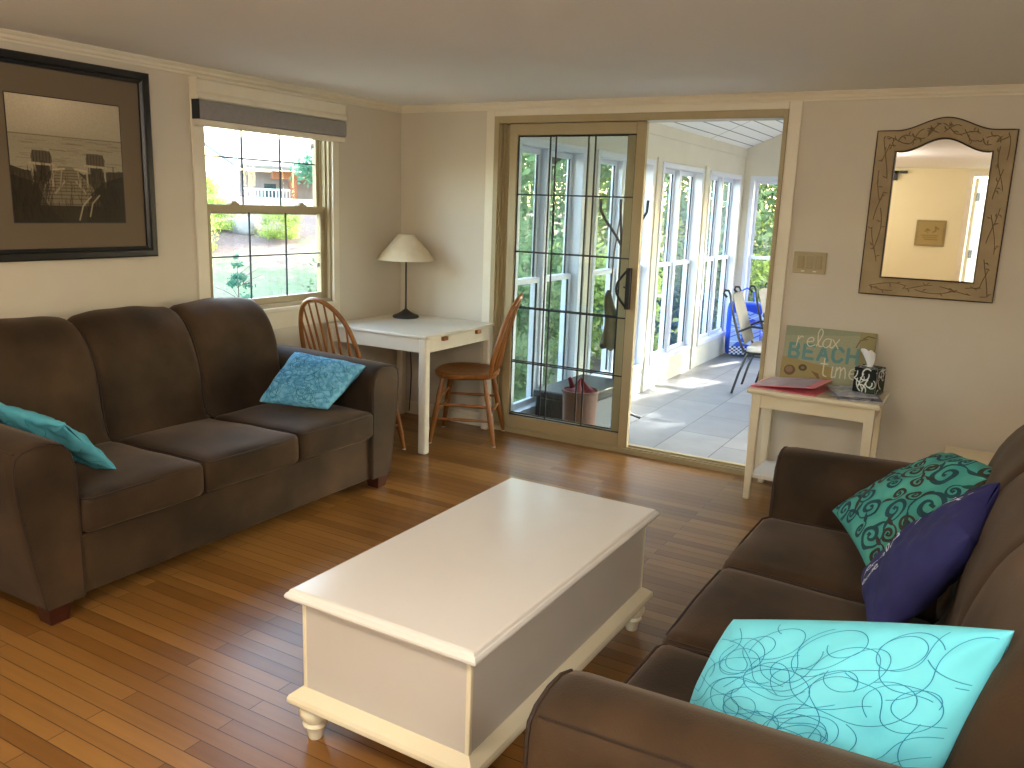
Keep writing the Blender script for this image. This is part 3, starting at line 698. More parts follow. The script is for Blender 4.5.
# ------------------------------------------------------------------ coffee table (blanket chest)
ct = tag(empty('coffee_table', (2.099, -3.231, 0), -.0076), 'cream painted chest-style coffee table with turned bun feet in the middle of the floor', 'coffee table')
W, L = .621, 1.203
tp = [(0, .438), (0, .448), (.003, .455), (.010, .4605), (W-.010, .4605), (W-.003, .455), (W, .448), (W, .438), (W-.012, .430), (.012, .430)]
def ring_slab(prof):   # prof: list of (outset, z)
    mb = MB(); v = []
    for o_, z in prof: v += [(-o_, -o_, z), (W+o_, -o_, z), (W+o_, L+o_, z), (-o_, L+o_, z)]
    f = [(4*i+k, 4*i+(k+1) % 4, 4*i+4+(k+1) % 4, 4*i+4+k) for i in range(len(prof)-1) for k in range(4)]
    f += [(3, 2, 1, 0), tuple(4*(len(prof)-1)+k for k in range(4))]
    return mb.add(v, f)
ring_slab([(-.020, .426), (-.004, .430), (-.000, .436), (-.0, .442), (-.004, .449), (-.008, .4515), (-.012, .458), (-.018, .4605)]).build('tabletop', 'white_top', ct, angle=20)
MB().box(.035, W-.035, .035, L-.035, .15, .427).build('body', 'panel_white', ct, bevel=.002)
for x in (.033, W-.047):
    for y in (.033, L-.047): MB().box(x, x+.014, y, y+.014, .155, .427).build('corner_bead', 'cream_furn', ct, bevel=.003)
ring_slab([(-.03, .112), (-.004, .114), (0, .120), (0, .130), (-.004, .140), (-.018, .152), (-.032, .162)]).build('plinth', 'cream_furn', ct, angle=20)
fp = [(.001, 0), (.019, 0), (.021, .004), (.024, .02), (.029, .036), (.034, .040), (.036, .046), (.033, .052), (.030, .055), (.037, .062), (.043, .075), (.044, .085), (.041, .098), (.034, .106), (.030, .113)]
for x in (.055, W-.055):
    for y in (.055, L-.055): MB().lathe(fp, c=(x, y)).build('bun_foot', 'cream_furn', ct)

# ------------------------------------------------------------------ writing table
dk = tag(empty('table', (0, 0, 0)), 'square white wooden table in the corner, carrying the dark lamp', 'table')
TX0, TX1, TY0, TY1, TZ = .022, .806, -.80, -.022, .728
MB().box(TX0, TX1, TY0, TY1, TZ-.018, TZ).build('tabletop', 'desk', dk, bevel=.004)
b = MB().box(TX0+.03, TX1-.03, TY0+.012, TY0+.03, TZ-.105, TZ-.018).box(TX0+.03, TX1-.03, TY1-.03, TY1-.012, TZ-.105, TZ-.018).box(TX0+.012, TX0+.03, TY0+.03, TY1-.03, TZ-.105, TZ-.018).box(TX1-.03, TX1-.012, TY0+.03, TY1-.03, TZ-.105, TZ-.018)
b.build('apron', 'desk', dk, bevel=.002)
for x in (TX0+.032, TX1-.032):
    for y in (TY0+.032, TY1-.032): MB().box(x-.027, x+.027, y-.027, y+.027, 0, TZ-.018).build('leg', 'desk', dk, bevel=.012, seg=3)
for y in (TY0+.20, TY1-.20):
    MB().box(TX1-.014, TX1+.008, y-.024, y+.024, TZ-.046, TZ-.022).build('leaf_support', 'oak', dk, bevel=.003)

# lamp
lp = tag(empty('table_lamp', (.205, -.205, TZ)), 'dark iron table lamp with wide cream coolie shade in the corner', 'lamp')
MB().lathe([(.001, 0), (.086, 0), (.090, .006), (.086, .016), (.062, .024), (.040, .036), (.020, .050), (.010, .060), (.001, .062)], 40).build('base', 'iron', lp)
MB().lathe([(.008, .055), (.0065, .08), (.0065, .40), (.012, .405), (.012, .43), (.004, .44), (.004, .545), (.001, .55)], 16).build('stem', 'iron', lp)
sh = []
for t in [i/8 for i in range(9)]: sh.append((.193-.143*t**1.15, .388+.172*t))
shp = sh+[(r-.003, z) for r, z in reversed(sh)]
MB().lathe(shp+[shp[0]], 48, cap=False).build('lamp_shade', 'shade', lp, angle=60)
tag(MB().tube([(.10, -.012, .60), (.105, -.014, .45), (.118, -.02, .30), (.112, -.02, .16), (.10, -.018, .02)], .004, 8).build('power_cord', 'cord'), 'thin dark blue cord hanging down the wall beneath the white table', 'cord')

# ------------------------------------------------------------------ windsor chairs
def make_windsor():
    t = empty('windsor_chair'); sz = .44
    # front = +y
    def seatpt(u, v):   # u angle, v radial
        a = 2*pi*u; c, s_ = cos(a), sin(a)
        rx = .222*(abs(c)**.72)*(1 if c > 0 else -1); ry = .205*(abs(s_)**.80)*(1 if s_ > 0 else -1)
        if ry < 0: rx *= .93
        return rx, ry
    mb = MB(); n = 40; rings = [(.0, .004, 0), (.45, .004, 0), (.8, .012, 0), (.93, .019, 0), (1., .012, 0), (1.0, -.004, 0), (.94, -.018, 0), (.6, -.020, 0), (0.001, -.020, 0)]
    v = [];
    for r, z, _ in rings:
        for k in range(n): x, y = seatpt(k/n, r); v.append((x*r, y*r, sz+z-(.004 if r < .5 and z > 0 else 0)))
    f = [(i*n+k, i*n+(k+1) % n, (i+1)*n+(k+1) % n, (i+1)*n+k) for i in range(len(rings)-1) for k in range(n)]
    mb.add(v, f).build('seat', 'oak', t, angle=50)
    tops = {(sx, sy): Vector((sx*.145, sy*.135, sz-.018)) for sx in (-1, 1) for sy in (-1, 1)}
    feet = {(sx, sy): Vector((sx*.205, sy*(.20 if sy > 0 else .215), .006)) for sx in (-1, 1) for sy in (-1, 1)}
    def on(k, z): a, c = tops[k], feet[k]; q = (a.z-z)/(a.z-c.z); return a+(c-a)*q
    for k in tops:
        z = [.422, .40, .34, .30, .27, .24, .20, .15, .10, .05, .006]; r = [.011, .013, .017, .0185, .0145, .018, .019, .0185, .016, .013, .011]
        l = MB().tube([on(k, q) for q in z], r, 12).build('leg', 'oak', t)
        MB().lathe([(.001, 0), (.012, 0), (.012, .007), (.001, .007)], 14, c=(feet[k].x, feet[k].y)).build('glider', 'glassdisc', l)
    def rung(a, c): mid = (a+c)/2; MB().tube([a, a*.75+c*.25, mid, a*.25+c*.75, c], [.007, .009, .011, .009, .007], 10).build('stretcher', 'oak', t)
    for sx in (-1, 1):
        rung(on((sx, -1), .16), on((sx, 1), .16)); rung(on((sx, -1), .25), on((sx, 1), .25))
    rung(on((-1, 1), .20), on((1, 1), .20)); rung(on((-1, -1), .20), on((1, -1), .20)); rung(on((-1, 1), .29), on((1, 1), .29))
    # bow back, leaning
    H, HW = .50, .225
    def bow(a):    # a 0..1
        th = pi*a; x = -HW*cos(th); z = H*(sin(th)**.62) if 0 < a < 1 else 0
        x *= (1.0 if z > .12 else .82+.18*z/.12*1.0)
        return x, z
    def lean(x, z): return Vector((x, -.165-.045*(1-(x/HW)**2)-z*.24, sz+.01+z))
    pts = [lean(*bow(i/36)) for i in range(37)]
    MB().tube(pts, .0135, 10).build('bow', 'oak', t)
    for i in range(7):
        x0 = -.138+.276*i/6; x1 = x0*1.28
        # height on the bow at x1
        zz = max(z for a in range(1, 200) for (x, z) in (bow(a/200),) if abs(x-x1) < .012)
        a, c = lean(x0, 0), lean(x1, zz)
        a.y = -.165-.02*(1-(x0/.13)**2)
        MB().tube([a, a.lerp(c, .3), a.lerp(c, .5), a.lerp(c, .8), c], [.006, .0085, .0078, .006, .005], 8).build('spindle', 'oak', t)
    return t
ca = make_windsor()
def place(o, x, y, fx, fy): o.location = (x, y, 0); o.rotation_euler = (0, 0, math.atan2(-fx, fy))
place(ca, .41, -.955, .05, 1)
tag(ca, 'oak bow-back windsor chair between the left sofa arm and the white table', 'chair')
cb = copy_tree(ca); place(cb, .775, -.29, -.92, -.38)
tag(cb, 'oak bow-back windsor chair beside the sliding door, tucked under the white table', 'chair')

# ------------------------------------------------------------------ framed photograph
fr = tag(empty('framed_picture', (0, -2.42, 1.62)), 'black framed sepia photograph of two beach chairs on the left wall', 'picture')
oy0, oy1, oz0, oz1 = -.43, .423, -.428, .435
b = MB(); fw = .052
prof = [(0, .0), (0, .026), (.006, .030), (.030, .030), (.034, .022), (.038, .024), (.050, .016), (.052, .006), (.052, 0)]
v = []
for d, x in prof: v += [(x, oy0+d, oz0+d), (x, oy1-d, oz0+d), (x, oy1-d, oz1-d), (x, oy0+d, oz1-d)]
n = len(prof); b.add(v, [(4*i+k, 4*i+(k+1) % 4, 4*((i+1) % n)+(k+1) % 4, 4*((i+1) % n)+k) for i in range(n) for k in range(4)])
b.build('frame', 'frame_black', fr, angle=20)
MB().box(.003, .007, oy0+.045, oy1-.045, oz0+.045, oz1-.045).build('mat_board', 'mat_board', fr, smooth=False)
AW, AH = .525, .53; ay0 = -.262; az0 = -.263
MB().box(.007, .0085, ay0-.004, ay0+AW+.004, az0-.004, az0+AH+.004).build('inner_liner', 'frame_black', fr, smooth=False)
im = Img(230, 230, (150, 136, 110), 1, 1)
g = (im.Y-.7)/.3; im.put(np.where(im.Y > .7, 1, 0), (172, 160, 136)); im.put(np.where(im.Y > .7, np.clip(1-np.abs(im.X-.35)*1.3, 0, 1)*np.clip(g*1.2, 0, 1), 0), (226, 212, 184), .85)
im.put((im.Y <= .7).astype(float), (156, 146, 122))
rr = np.random.RandomState(3)
for i in range(120): y = rr.uniform(.42, .69); x = rr.uniform(0, .9); im.stroke([(x, y), (x+rr.uniform(.04, .2), y+rr.uniform(-.004, .004))], .005, (165, 154, 130) if i % 2 else (112, 102, 82), .55)
im.stroke([(0, .7), (1, .695)], .006, (105, 96, 78))
im.poly([(0, .45), (.1, .42), (.3, .40), (.36, .44), (.55, .44), (.62, .40), (.8, .43), (1, .44), (1, 0), (0, 0)], (70, 62, 48))
im.poly([(.40, .46), (.52, .46), (.70, .30), (.78, .14), (.22, .14), (.27, .30)], (128, 116, 92))
for i in range(11): y = .15+.3*(i/11)**.8; im.stroke([(.2+.02*i, y), (.77-.022*i, y)], .006, (70, 60, 46), .8)
def adir(x, s):
    im.poly([(x-.075, .58), (x-.09, .53), (x-.085, .48), (x+.085, .48), (x+.09, .53), (x+.07, .575)], (92, 82, 66))
    for k in range(6): im.stroke([(x-.07+.028*k, .57), (x-.065+.026*k, .36)], .006, (58, 50, 40))
    im.stroke([(x-.10, .475), (x+.10, .465)], .02, (176, 162, 134)); im.poly([(x-.055, .46), (x+.06, .46), (x+.05, .33), (x-.04, .33)], (66, 58, 46))
    im.stroke([(x-.085, .47), (x-.085, .31)], .018, (160, 146, 118)); im.stroke([(x+.085, .46), (x+.085, .30)], .018, (160, 146, 118))
    im.stroke([(x+s*.09, .43), (x+s*.19, .44)], .016, (184, 170, 140)); im.stroke([(x+s*.17, .43), (x+s*.15, .31)], .016, (150, 138, 112)); im.stroke([(x+s*.1, .24), (x+s*.19, .34)], .014, (156, 142, 116))
adir(.26, 1); adir(.74, -1)
for i in range(420):
    x = rr.uniform(0, 1); 
    if .33 < x < .67 and rr.rand() < .75: continue
    y = rr.uniform(0, .36); h = rr.uniform(.04, .15); c = rr.choice([34, 46, 60, 80]); im.stroke([(x, y), (x+rr.uniform(-.03, .04), y+h)], .005, (c, c*.88, c*.7), .7)
im.poly([(.62, 0), (.66, .22), (.8, .34), (1, .4), (1, 0)], (36, 31, 24), .6); im.poly([(0, 0), (0, .38), (.2, .32), (.3, .12), (.42, 0)], (38, 33, 26), .55)
im.poly([(.2, .0), (.3, .14), (.62, .13), (.7, 0)], (50, 44, 34), .6)
im.stroke([(.56, .02), (.6, .14), (.68, .22)], .012, (170, 156, 128)); im.stroke([(.66, .05), (.69, .16), (.76, .23)], .012, (160, 146, 118))
im.noise(.10, 4)
im.mesh('photograph', lambda u, v: (.0092, ay0+AW*u, az0+AH*v), 'print_glossy', fr)

# ------------------------------------------------------------------ mirror
mr_ = tag(empty('wall_mirror', (3.346, 0, 1.52)), 'arched wall mirror in a painted tan wooden frame on the back wall', 'mirror')
def outline(hw, z0, zs, zt, fl):
    p = []
    nb, ns, ntp = 12, 14, 32
    for i in range(nb): p.append((-hw+2*hw*i/nb, z0))
    for i in range(ns): p.append((hw, z0+(zs-z0)*i/ns))
    for i in range(ntp):
        t = i/ntp; x = hw-2*hw*t; ax = abs(x)
        if ax > hw-fl: z = zs
        else:
            q = ax/(hw-fl); z = zs+(zt-zs)*(.5+.5*cos(pi*q))
        p.append((x, z))
    for i in range(ns): p.append((-hw, zs+(z0-zs)*i/ns))
    return p
Oo = outline(.309, -.41, .412, .472, .09); Oi = outline(.213, -.318, .308, .372, .02)
n = len(Oo); b = MB()
def ringp(q): # q 0 outer..1 inner, y
    return [(a[0]*(1-q)+c[0]*q, a[1]*(1-q)+c[1]*q) for a, c in zip(Oo, Oi)]
rings = [(0, 0), (0, -.022), (.06, -.027), (.5, -.024), (.94, -.027), (1, -.020), (1, 0)]
v = []
for q, y in rings: v += [(x, y, z) for x, z in ringp(q)]
b.add(v, [(i*n+k, i*n+(k+1) % n, ((i+1) % len(rings))*n+(k+1) % n, ((i+1) % len(rings))*n+k) for i in range(len(rings)) for k in range(n)])
b.build('frame', 'mirror_frame', mr_, angle=30)
for q, rr_ in ((.010, .0027), (.990, .0030)):
    MB().tube([(x, -.0245, z) for x, z in ringp(q)], rr_, 6, closed=True, flat=(0, 1, 0)).build('frame_edge', 'mirror_edge', mr_)
gp = [(x*1.01, z*1.005) for x, z in Oi]
MB().add([(x, -.008, z) for x, z in gp], [tuple(range(n))]).build('mirror_glass', 'mirror', mr_, smooth=False)
b = MB(); rg = random.Random(5); cl_ = ringp(.5); tot = len(cl_)
for side in (0, 1):
    base = []
    for i in range(0, tot*6):
        t = i/6; i0 = int(t) % tot; f_ = t-int(t); a, c = cl_[i0], cl_[(i0+1) % tot]; x, z = a[0]+(c[0]-a[0])*f_, a[1]+(c[1]-a[1])*f_
        ph = i*.115+side*pi
        q_ = ringp(.5+.22*sin(ph)); a2, c2 = q_[i0], q_[(i0+1) % tot]; base.append((a2[0]+(c2[0]-a2[0])*f_, -.0262, a2[1]+(c2[1]-a2[1])*f_))
    k = 0
    while k < len(base)-30:
        ln = rg.randint(16, 30)
        if rg.random() < .95: b.tube(base[k:k+ln], .0017, 4, flat=(0, 1, 0))
        # leaves
        for m_ in range(3):
            c0 = Vector(base[k+rg.randint(0, ln-1)]); an = rg.uniform(0, 6.28); d = Vector((cos(an), 0, sin(an))); pn = Vector((-sin(an), 0, cos(an)))
            b.tube([c0, c0+d*.012+pn*.004, c0+d*.024], [.0008, .0032, .0006], 5, flat=(0, 1, 0))
        k += ln+rg.randint(2, 8)
b.build('painted_vine', 'vine', mr_)

# ------------------------------------------------------------------ side table with sign, folder, magazines, tissue box
st = tag(empty('side_table', (0, 0, 0)), 'narrow cream console table with lower shelf against the wall below the switch', 'side table')
sx0, sx1, sy0, sy1, sz = 2.605, 3.252, -.435, -.03, .607
v = []
pr_ = [(.02, -.028), (.004, -.024), (.0, -.014), (.0, -.008), (.004, 0.0), (.016, .0)]
for o_, z in pr_: v += [(sx0+o_, sy0+o_, sz+z), (sx1-o_, sy0+o_, sz+z), (sx1-o_, sy1-o_, sz+z), (sx0+o_, sy1-o_, sz+z)]
f = [(4*i+k, 4*i+(k+1) % 4, 4*i+4+(k+1) % 4, 4*i+4+k) for i in range(len(pr_)-1) for k in range(4)]+[(3, 2, 1, 0), (20, 21, 22, 23)]
MB().add(v, f).build('tabletop', 'cream_furn', st, angle=25)
b = MB().box(sx0+.05, sx1-.05, sy0+.03, sy0+.045, sz-.10, sz-.026).box(sx0+.05, sx1-.05, sy1-.045, sy1-.03, sz-.10, sz-.026).box(sx0+.03, sx0+.045, sy0+.05, sy1-.05, sz-.10, sz-.026).box(sx1-.045, sx1-.03, sy0+.05, sy1-.05, sz-.10, sz-.026)
b.build('apron', 'cream_furn', st, bevel=.002)
for x in (sx0+.047, sx1-.047):
    for y in (sy0+.045, sy1-.045): MB().frustum((x-(.006 if x < 3 else -.006), y-(.004 if y < -.2 else -.004), 0), .016, .016, (x, y, sz-.027), .024, .024).build('leg', 'cream_furn', st, bevel=.002)
MB().box(sx0+.05, sx1-.05, sy0+.05, sy1-.04, .115, .137).build('shelf', 'white_top', st, bevel=.003)

sg = tag(empty('beach_sign', (2.692, -.095, sz+.002)), 'small canvas sign reading relax BEACH time leaning against the wall on the side table', 'sign')
sg.rotation_euler = (radians(-13), 0, 0)
SW_, SH_ = .462, .305
MB().box(0, SW_, .0, .018, 0, SH_).build('board', 'plaque', sg, bevel=.002)
im = Img(300, 198, (160, 160, 132), SW_, SH_)
im.poly([(0, .13), (.05, .14), (.1, .12), (.26, .10), (.28, .0), (0, 0)], (158, 140, 92)); im.poly([(0, .305), (.46, .305), (.46, .29), (.0, .25)], (140, 148, 124), .7)
im.poly([(.38, .305), (.462, .305), (.462, 0), (.40, 0)], (150, 138, 94), .8)
def glyph(ch, x, y, w_, h_, c):
    t = .017
    if ch == 'B': im.stroke([(x, y), (x, y+h_)], t, c); im.stroke([(x, y+h_), (x+w_*.8, y+h_), (x+w_*.9, y+h_*.78), (x+w_*.7, y+h_*.55), (x, y+h_*.55)], t, c); im.stroke([(x+w_*.7, y+h_*.55), (x+w_, y+h_*.3), (x+w_*.85, y), (x, y)], t, c)
    if ch == 'E': im.stroke([(x+w_, y+h_), (x, y+h_), (x, y), (x+w_, y)], t, c); im.stroke([(x, y+h_*.52), (x+w_*.8, y+h_*.52)], t, c)
    if ch == 'A': im.stroke([(x, y), (x+w_/2, y+h_), (x+w_, y)], t, c); im.stroke([(x+w_*.2, y+h_*.33), (x+w_*.8, y+h_*.33)], t*.8, c)
    if ch == 'C': im.stroke([(x+w_, y+h_*.8), (x+w_*.7, y+h_), (x+w_*.25, y+h_), (x, y+h_*.75), (x, y+h_*.25), (x+w_*.25, y), (x+w_*.7, y), (x+w_, y+h_*.2)], t, c)
    if ch == 'H': im.stroke([(x, y), (x, y+h_)], t, c); im.stroke([(x+w_, y), (x+w_, y+h_)], t, c); im.stroke([(x, y+h_*.5), (x+w_, y+h_*.5)], t, c)
for i, chh in enumerate('BEACH'): glyph(chh, .035+.075*i, .135, .048, .072, (104, 146, 144))
for q in script('relax', .065, .200, .052, .02): im.stroke([(a*1.0, c) for a, c in q], .0052, (218, 212, 184))
for q in script('time', .205, .050, .060, .0): im.stroke(q, .0058, (218, 212, 184))
im.ell(.048, .062, .030, .028, (112, 84, 60)); im.ell(.045, .066, .02, .018, (140, 112, 84)); im.ell(.115, .082, .022, .018, (92, 78, 56)); im.ell(.115, .082, .01, .008, (132, 116, 84)); im.poly([(.16, .07), (.2, .06), (.215, .02), (.19, .04)], (128, 96, 62))
im.stroke([(.40, .27), (.42, .285), (.455, .28)], .006, (110, 96, 62)); im.stroke([(.37, .22), (.385, .26), (.42, .27)], .006, (120, 106, 72))
im.noise(.12, 9)
im.mesh('painted_face', lambda u, v: (SW_*u, -.0012, SH_*v), 'print', sg)

fo = tag(empty('folder', (2.78, -.235, sz), radians(-7)), 'pink binder with a lilac cover sheet on the left of the side table', 'folder')
MB().box(-.155, .185, -.165, .13, .001, .005).build('back_cover', 'pink', fo, bevel=.001)
T_ = Matrix.Rotation(radians(-6), 4, 'Y')
MB().box(-.15, .185, -.165, .13, .022, .026, T=T_).build('front_cover', 'pink', fo, bevel=.001)
MB().box(-.13, .135, -.150, .12, .0265, .029, T=T_).build('cover_sheet', 'lilac', fo)
for i, (x, y, r, w_, d_, mm, lb) in enumerate(((3.12, -.26, 14, .105, .14, 'paper', 'pale magazine at the bottom of the small stack by the tissue box'), (3.115, -.25, -6, .10, .135, 'paper2', 'dark magazine in the middle of the small stack by the tissue box'), (3.09, -.265, 24, .095, .13, 'paper', 'grey-white magazine on top of the small stack by the tissue box'))):
    z = sz+.0005+i*.009
    o = empty('magazine', (x, y, z), radians(r)); tag(o, lb, 'magazine', 'magazines on the side table')
    MB().box(-w_, w_, -d_, d_, 0, .0035).box(-w_, w_, -d_, d_, .005, .008).build('cover', mm, o)
    MB().box(-w_+.002, w_-.002, -d_+.002, d_-.002, .0035, .005).build('pages', 'tissue', o)
tz = sz+.0285
tb = tag(empty('tissue_box', (3.165, -.235, tz), radians(-14)), 'black and white patterned cube tissue box on the magazines', 'tissue box')
TB = .112
MB().box(-TB/2, TB/2, -TB/2, TB/2, 0, .125).build('carton', 'white_print', tb, bevel=.002)
def zeb(seed):
    im = Img(56, 60, (20, 26, 24), 1, 1); im.put((im.Y < .5)*(im.X > .3), (70, 84, 50), .55); rg = random.Random(seed)
    for i in range(13):
        x, y = rg.uniform(0, 1), rg.uniform(0, 1); p = []
        a = rg.uniform(0, 6.28); k = rg.uniform(-.5, .5)
        for j in range(9): p.append((x, y)); x += .07*cos(a); y += .07*sin(a); a += k
        im.stroke(p, rg.uniform(.035, .07), (228, 228, 222))
    return im
e = TB/2+.0012
zeb(1).mesh('patterned_side', lambda u, v: (-TB/2+TB*u, -e, .125*v), 'print', tb); zeb(2).mesh('patterned_side', lambda u, v: (e, -TB/2+TB*u, .125*v), 'print', tb)
zeb(3).mesh('patterned_side', lambda u, v: (-e, TB/2-TB*u, .125*v), 'print', tb); zeb(4).mesh('patterned_top', lambda u, v: (-TB/2+TB*u, -TB/2+TB*v, .1262), 'print', tb)
def tis(u, v):
    a = 2*pi*u; r = .012+.022*v*(1+.35*sin(3*a)); return (r*cos(a)-.02*v*v-.005, r*.5*sin(a), .126+.075*v-.012*sin(2*a)*v)
MB().grid(tis, 28, 10, wrapu=True).build('tissue_sheet', 'tissue', tb, angle=180)

# low cream bench behind the right sofa
bn = tag(empty('bench', (3.545, -.30, 0)), 'low cream painted bench by the back wall, mostly hidden behind the right sofa', 'bench')
MB().box(.0, .70, .0, .24, .355, .375).build('bench_top', 'cream_furn', bn, bevel=.006)
b = MB().box(.008, .69, .0, .018, .30, .355).box(.008, .028, .0, .24, .0, .355).box(.67, .69, 0, .24, .0, .355)
b.build('frame', 'cream_furn', bn, bevel=.003)
MB().box(.028, .67, .008, .016, .04, .30).build('front_panel', 'cream_furn', bn, bevel=.002)

# ------------------------------------------------------------------ sunroom
SX0, SX1, SY0, SY1 = .85, 4.0, .12, 5.64
struct(MB().box(SX0-.2, SX1+.2, .0, SY1+.2, SF-.15, SF).build('floor_sunroom', 'tile', smooth=False))
zs, zh, zr, ztp = .03, 1.945, .98, 2.26
units = [(-.06, 1.16), (1.37, 2.62), (2.82, 4.05), (4.28, 5.50)]
b = MB().box(SX0-.14, SX0, SY0, SY1+.14, SF, zs).box(SX0-.14, SX0, SY0, SY1+.14, zh, ztp)
edges = [SY0]
for a, c in units: edges += [a, c]
edges.append(SY1+.14)
for i in range(2, len(edges), 2): b.box(SX0-.14, SX0, edges[i], edges[i+1], zs, zh)
struct(b.build('wall_sunroom_left', 'sunwall', smooth=False))
b = MB()
for y0, y1 in ((1.18, 1.35), (2.64, 2.80), (4.07, 4.26)): b.box(SX0, SX0+.012, y0+.03, y1-.03, SF, zh+.03)
b.box(SX0, SX0+.012, SY0, SY1, 2.16, ztp)
for y in (1.265, 2.72, 4.165): b.box(SX0, SX0+.006, y-.08, y-.074, SF, zs)
struct(b.build('trim_5', 'sunwall', bevel=.002))
def sunwin(idx, org, rz, Wd, hz0=zs, hz1=zh):
    """local: x along wall, y outward (room at y<0), opening 0..Wd"""
    o = struct(empty('window_%d' % idx, org, rz)); z0, z1 = hz0, hz1; T = .05
    b = MB().box(0, .05, -.012, .13, z0, z1).box(Wd-.05, Wd, -.012, .13, z0, z1).box(.05, Wd-.05, -.012, .13, z1-.05, z1).box(.05, Wd-.05, -.012, .13, z0, z0+.045).box(Wd/2-.035, Wd/2+.035, .03, .13, z0+.045, z1-.05)
    b.build('casing', 'white_vinyl', o, bevel=.003)
    for a, c in ((.05, Wd/2-.035), (Wd/2+.035, Wd-.05)):
        for (s0, s1, yy) in ((zr-.02, z1-.05, .095), (z0+.045, zr+.02, .065)):
            s = MB().box(a, a+.035, yy-.015, yy+.015, s0, s1).box(c-.035, c, yy-.015, yy+.015, s0, s1).box(a+.035, c-.035, yy-.015, yy+.015, s1-.04, s1).box(a+.035, c-.035, yy-.015, yy+.015, s0, s0+.04)
            so = s.build('sash', 'white_vinyl', o, bevel=.002)
            MB().box(a+.035, a+.038, yy-.010, yy+.004, s0+.04, s1-.04).box(c-.038, c-.035, yy-.010, yy+.004, s0+.04, s1-.04).build('gasket', 'rubber', so, smooth=False)
            MB().box(a+.035, c-.035, yy-.002, yy+.001, s0+.04, s1-.04).build('pane', 'glass', so, smooth=False)
    return o
wi = 2
for a, c in units:
    a = max(a, SY0); sunwin(wi, (SX0, a, 0), pi/2, c-a); wi += 1
# far wall
fw_ = [(.93, 2.10), (2.32, 3.80)]
def sunwall(name, along0, along1, ops, mk):
    b = MB(); mk(b, along0, along1, SF, zs); mk(b, along0, along1, zh, ztp); e_ = [along0]
    for a, c in ops: e_ += [a, c]
    e_.append(along1)
    for i in range(0, len(e_), 2): mk(b, e_[i], e_[i+1], zs, zh)
    return b
b = sunwall('f', SX0, SX1, fw_, lambda b, a, c, z0, z1: b.box(a, c, SY1, SY1+.14, z0, z1))
RIDX, RIDZ = 2.425, 2.26+.43*1.575
b.prism([(SX0-.14, ztp), (SX1+.14, ztp), (SX1, ztp+.01), (RIDX, RIDZ), (SX0, ztp+.01)], 'y', SY1, SY1+.14)
struct(b.build('wall_sunroom_far', 'sunwall', smooth=False))
for a, c in fw_: sunwin(wi, (a, SY1, 0), 0, c-a); wi += 1
rw = [(.30, 1.45), (1.65, 2.80), (3.0, 4.15), (4.35, 5.45)]
b = sunwall('r', SY0, SY1+.14, rw, lambda b, a, c, z0, z1: b.box(SX1, SX1+.14, a, c, z0, z1))
struct(b.build('wall_sunroom_right', 'sunwall', smooth=False))
for a, c in rw: sunwin(wi, (SX1, c, 0), -pi/2, c-a); wi += 1
# house wall above and its siding on the sunroom side
struct(MB().box(-.1, DX0, .12, .14, SF, CH).box(DX1, XR, .12, .14, SF, CH).box(DX0, DX1, .12, .14, DZ, CH).prism([(SX0, CH), (SX1, CH), (SX1, ztp+.02), (RIDX, RIDZ), (SX0, ztp+.02)], 'y', .10, .14).build('wall_sunroom_near', 'sunwall', smooth=False))
struct(MB().prism([(SX0-.25, ztp-.43*.25+.0), (RIDX, RIDZ), (SX1+.25, ztp-.43*.25), (SX1+.25, ztp+.1), (RIDX, RIDZ+.14), (SX0-.25, ztp+.1)], 'y', .05, SY1+.3).build('ceiling_sunroom', 'beadboard', smooth=False))

# storage box
db = tag(empty('storage_box', (1.085, .80, SF), radians(-3)), 'dark grey plastic deck box in the sunroom behind the sliding door glass', 'storage box')
MB().box(-.185, .185, -.36, .36, 0, .36).build('body', 'deckbox', db, bevel=.01)
MB().box(-.20, .205, -.375, .375, .36, .415).build('lid', 'deckbox', db, bevel=.012, seg=3)
MB().box(.186, .19, -.33, .33, .03, .33).build('side_panel', 'deckside', db)
bi = tag(empty('waste_bin', (1.325, .265, SF)), 'brown tapered bin holding maroon cloth behind the sliding door glass', 'bin')
MB().lathe([(.001, 0), (.102, 0), (.120, .485), (.127, .49), (.127, .505), (.115, .505), (.113, .485), (.095, .02), (.001, .02)], 36).build('bucket', 'bin', bi)
def cloth(u, v): a = 2*pi*u; r = .106*v; return (r*cos(a), r*sin(a), .485+.07*(1-v)*(1+.5*sin(3*a))+.02*sin(5*a+2)*v)
tag(MB().grid(lambda u, v: tuple(Vector(cloth(u, v))+Vector((1.325, .265, SF))), 36, 12, wrapu=True).tube([(1.27, .27, .27), (1.245, .27, .355), (1.235, .265, .37)], [.02, .016, .012], 8).build('cloth', 'red', angle=180), 'crumpled maroon cloth stuffed in the brown bin', 'cloth')

# coat stand with bag
cs = tag(empty('coat_stand', (1.06, 1.46, SF)), 'black metal coat stand in the sunroom seen through the sliding door', 'coat stand')
MB().tube([(0, 0, .1), (0, 0, 1.5)], .013, 10).build('pole', 'black', cs)
for k in range(4):
    a = radians(42+90*k); d = Vector((cos(a), sin(a), 0))
    MB().tube([Vector((0, 0, .22)), d*.05+Vector((0, 0, .16)), d*.14+Vector((0, 0, .06)), d*.25+Vector((0, 0, .016))], .012, 8).build('foot', 'black', cs)
    a += radians(-27); d = Vector((cos(a), sin(a), 0))
    MB().tube([Vector((0, 0, 1.42)), d*.05+Vector((0, 0, 1.50)), d*.14+Vector((0, 0, 1.62)), d*.18+Vector((0, 0, 1.69)), d*.185+Vector((0, 0, 1.78))], [.011]*4+[.012], 8).build('hook', 'black', cs)
hb = tag(empty('hanging_bag', (.985, 1.47, .40)), 'khaki cloth bag hanging from the coat stand behind the glass', 'bag')
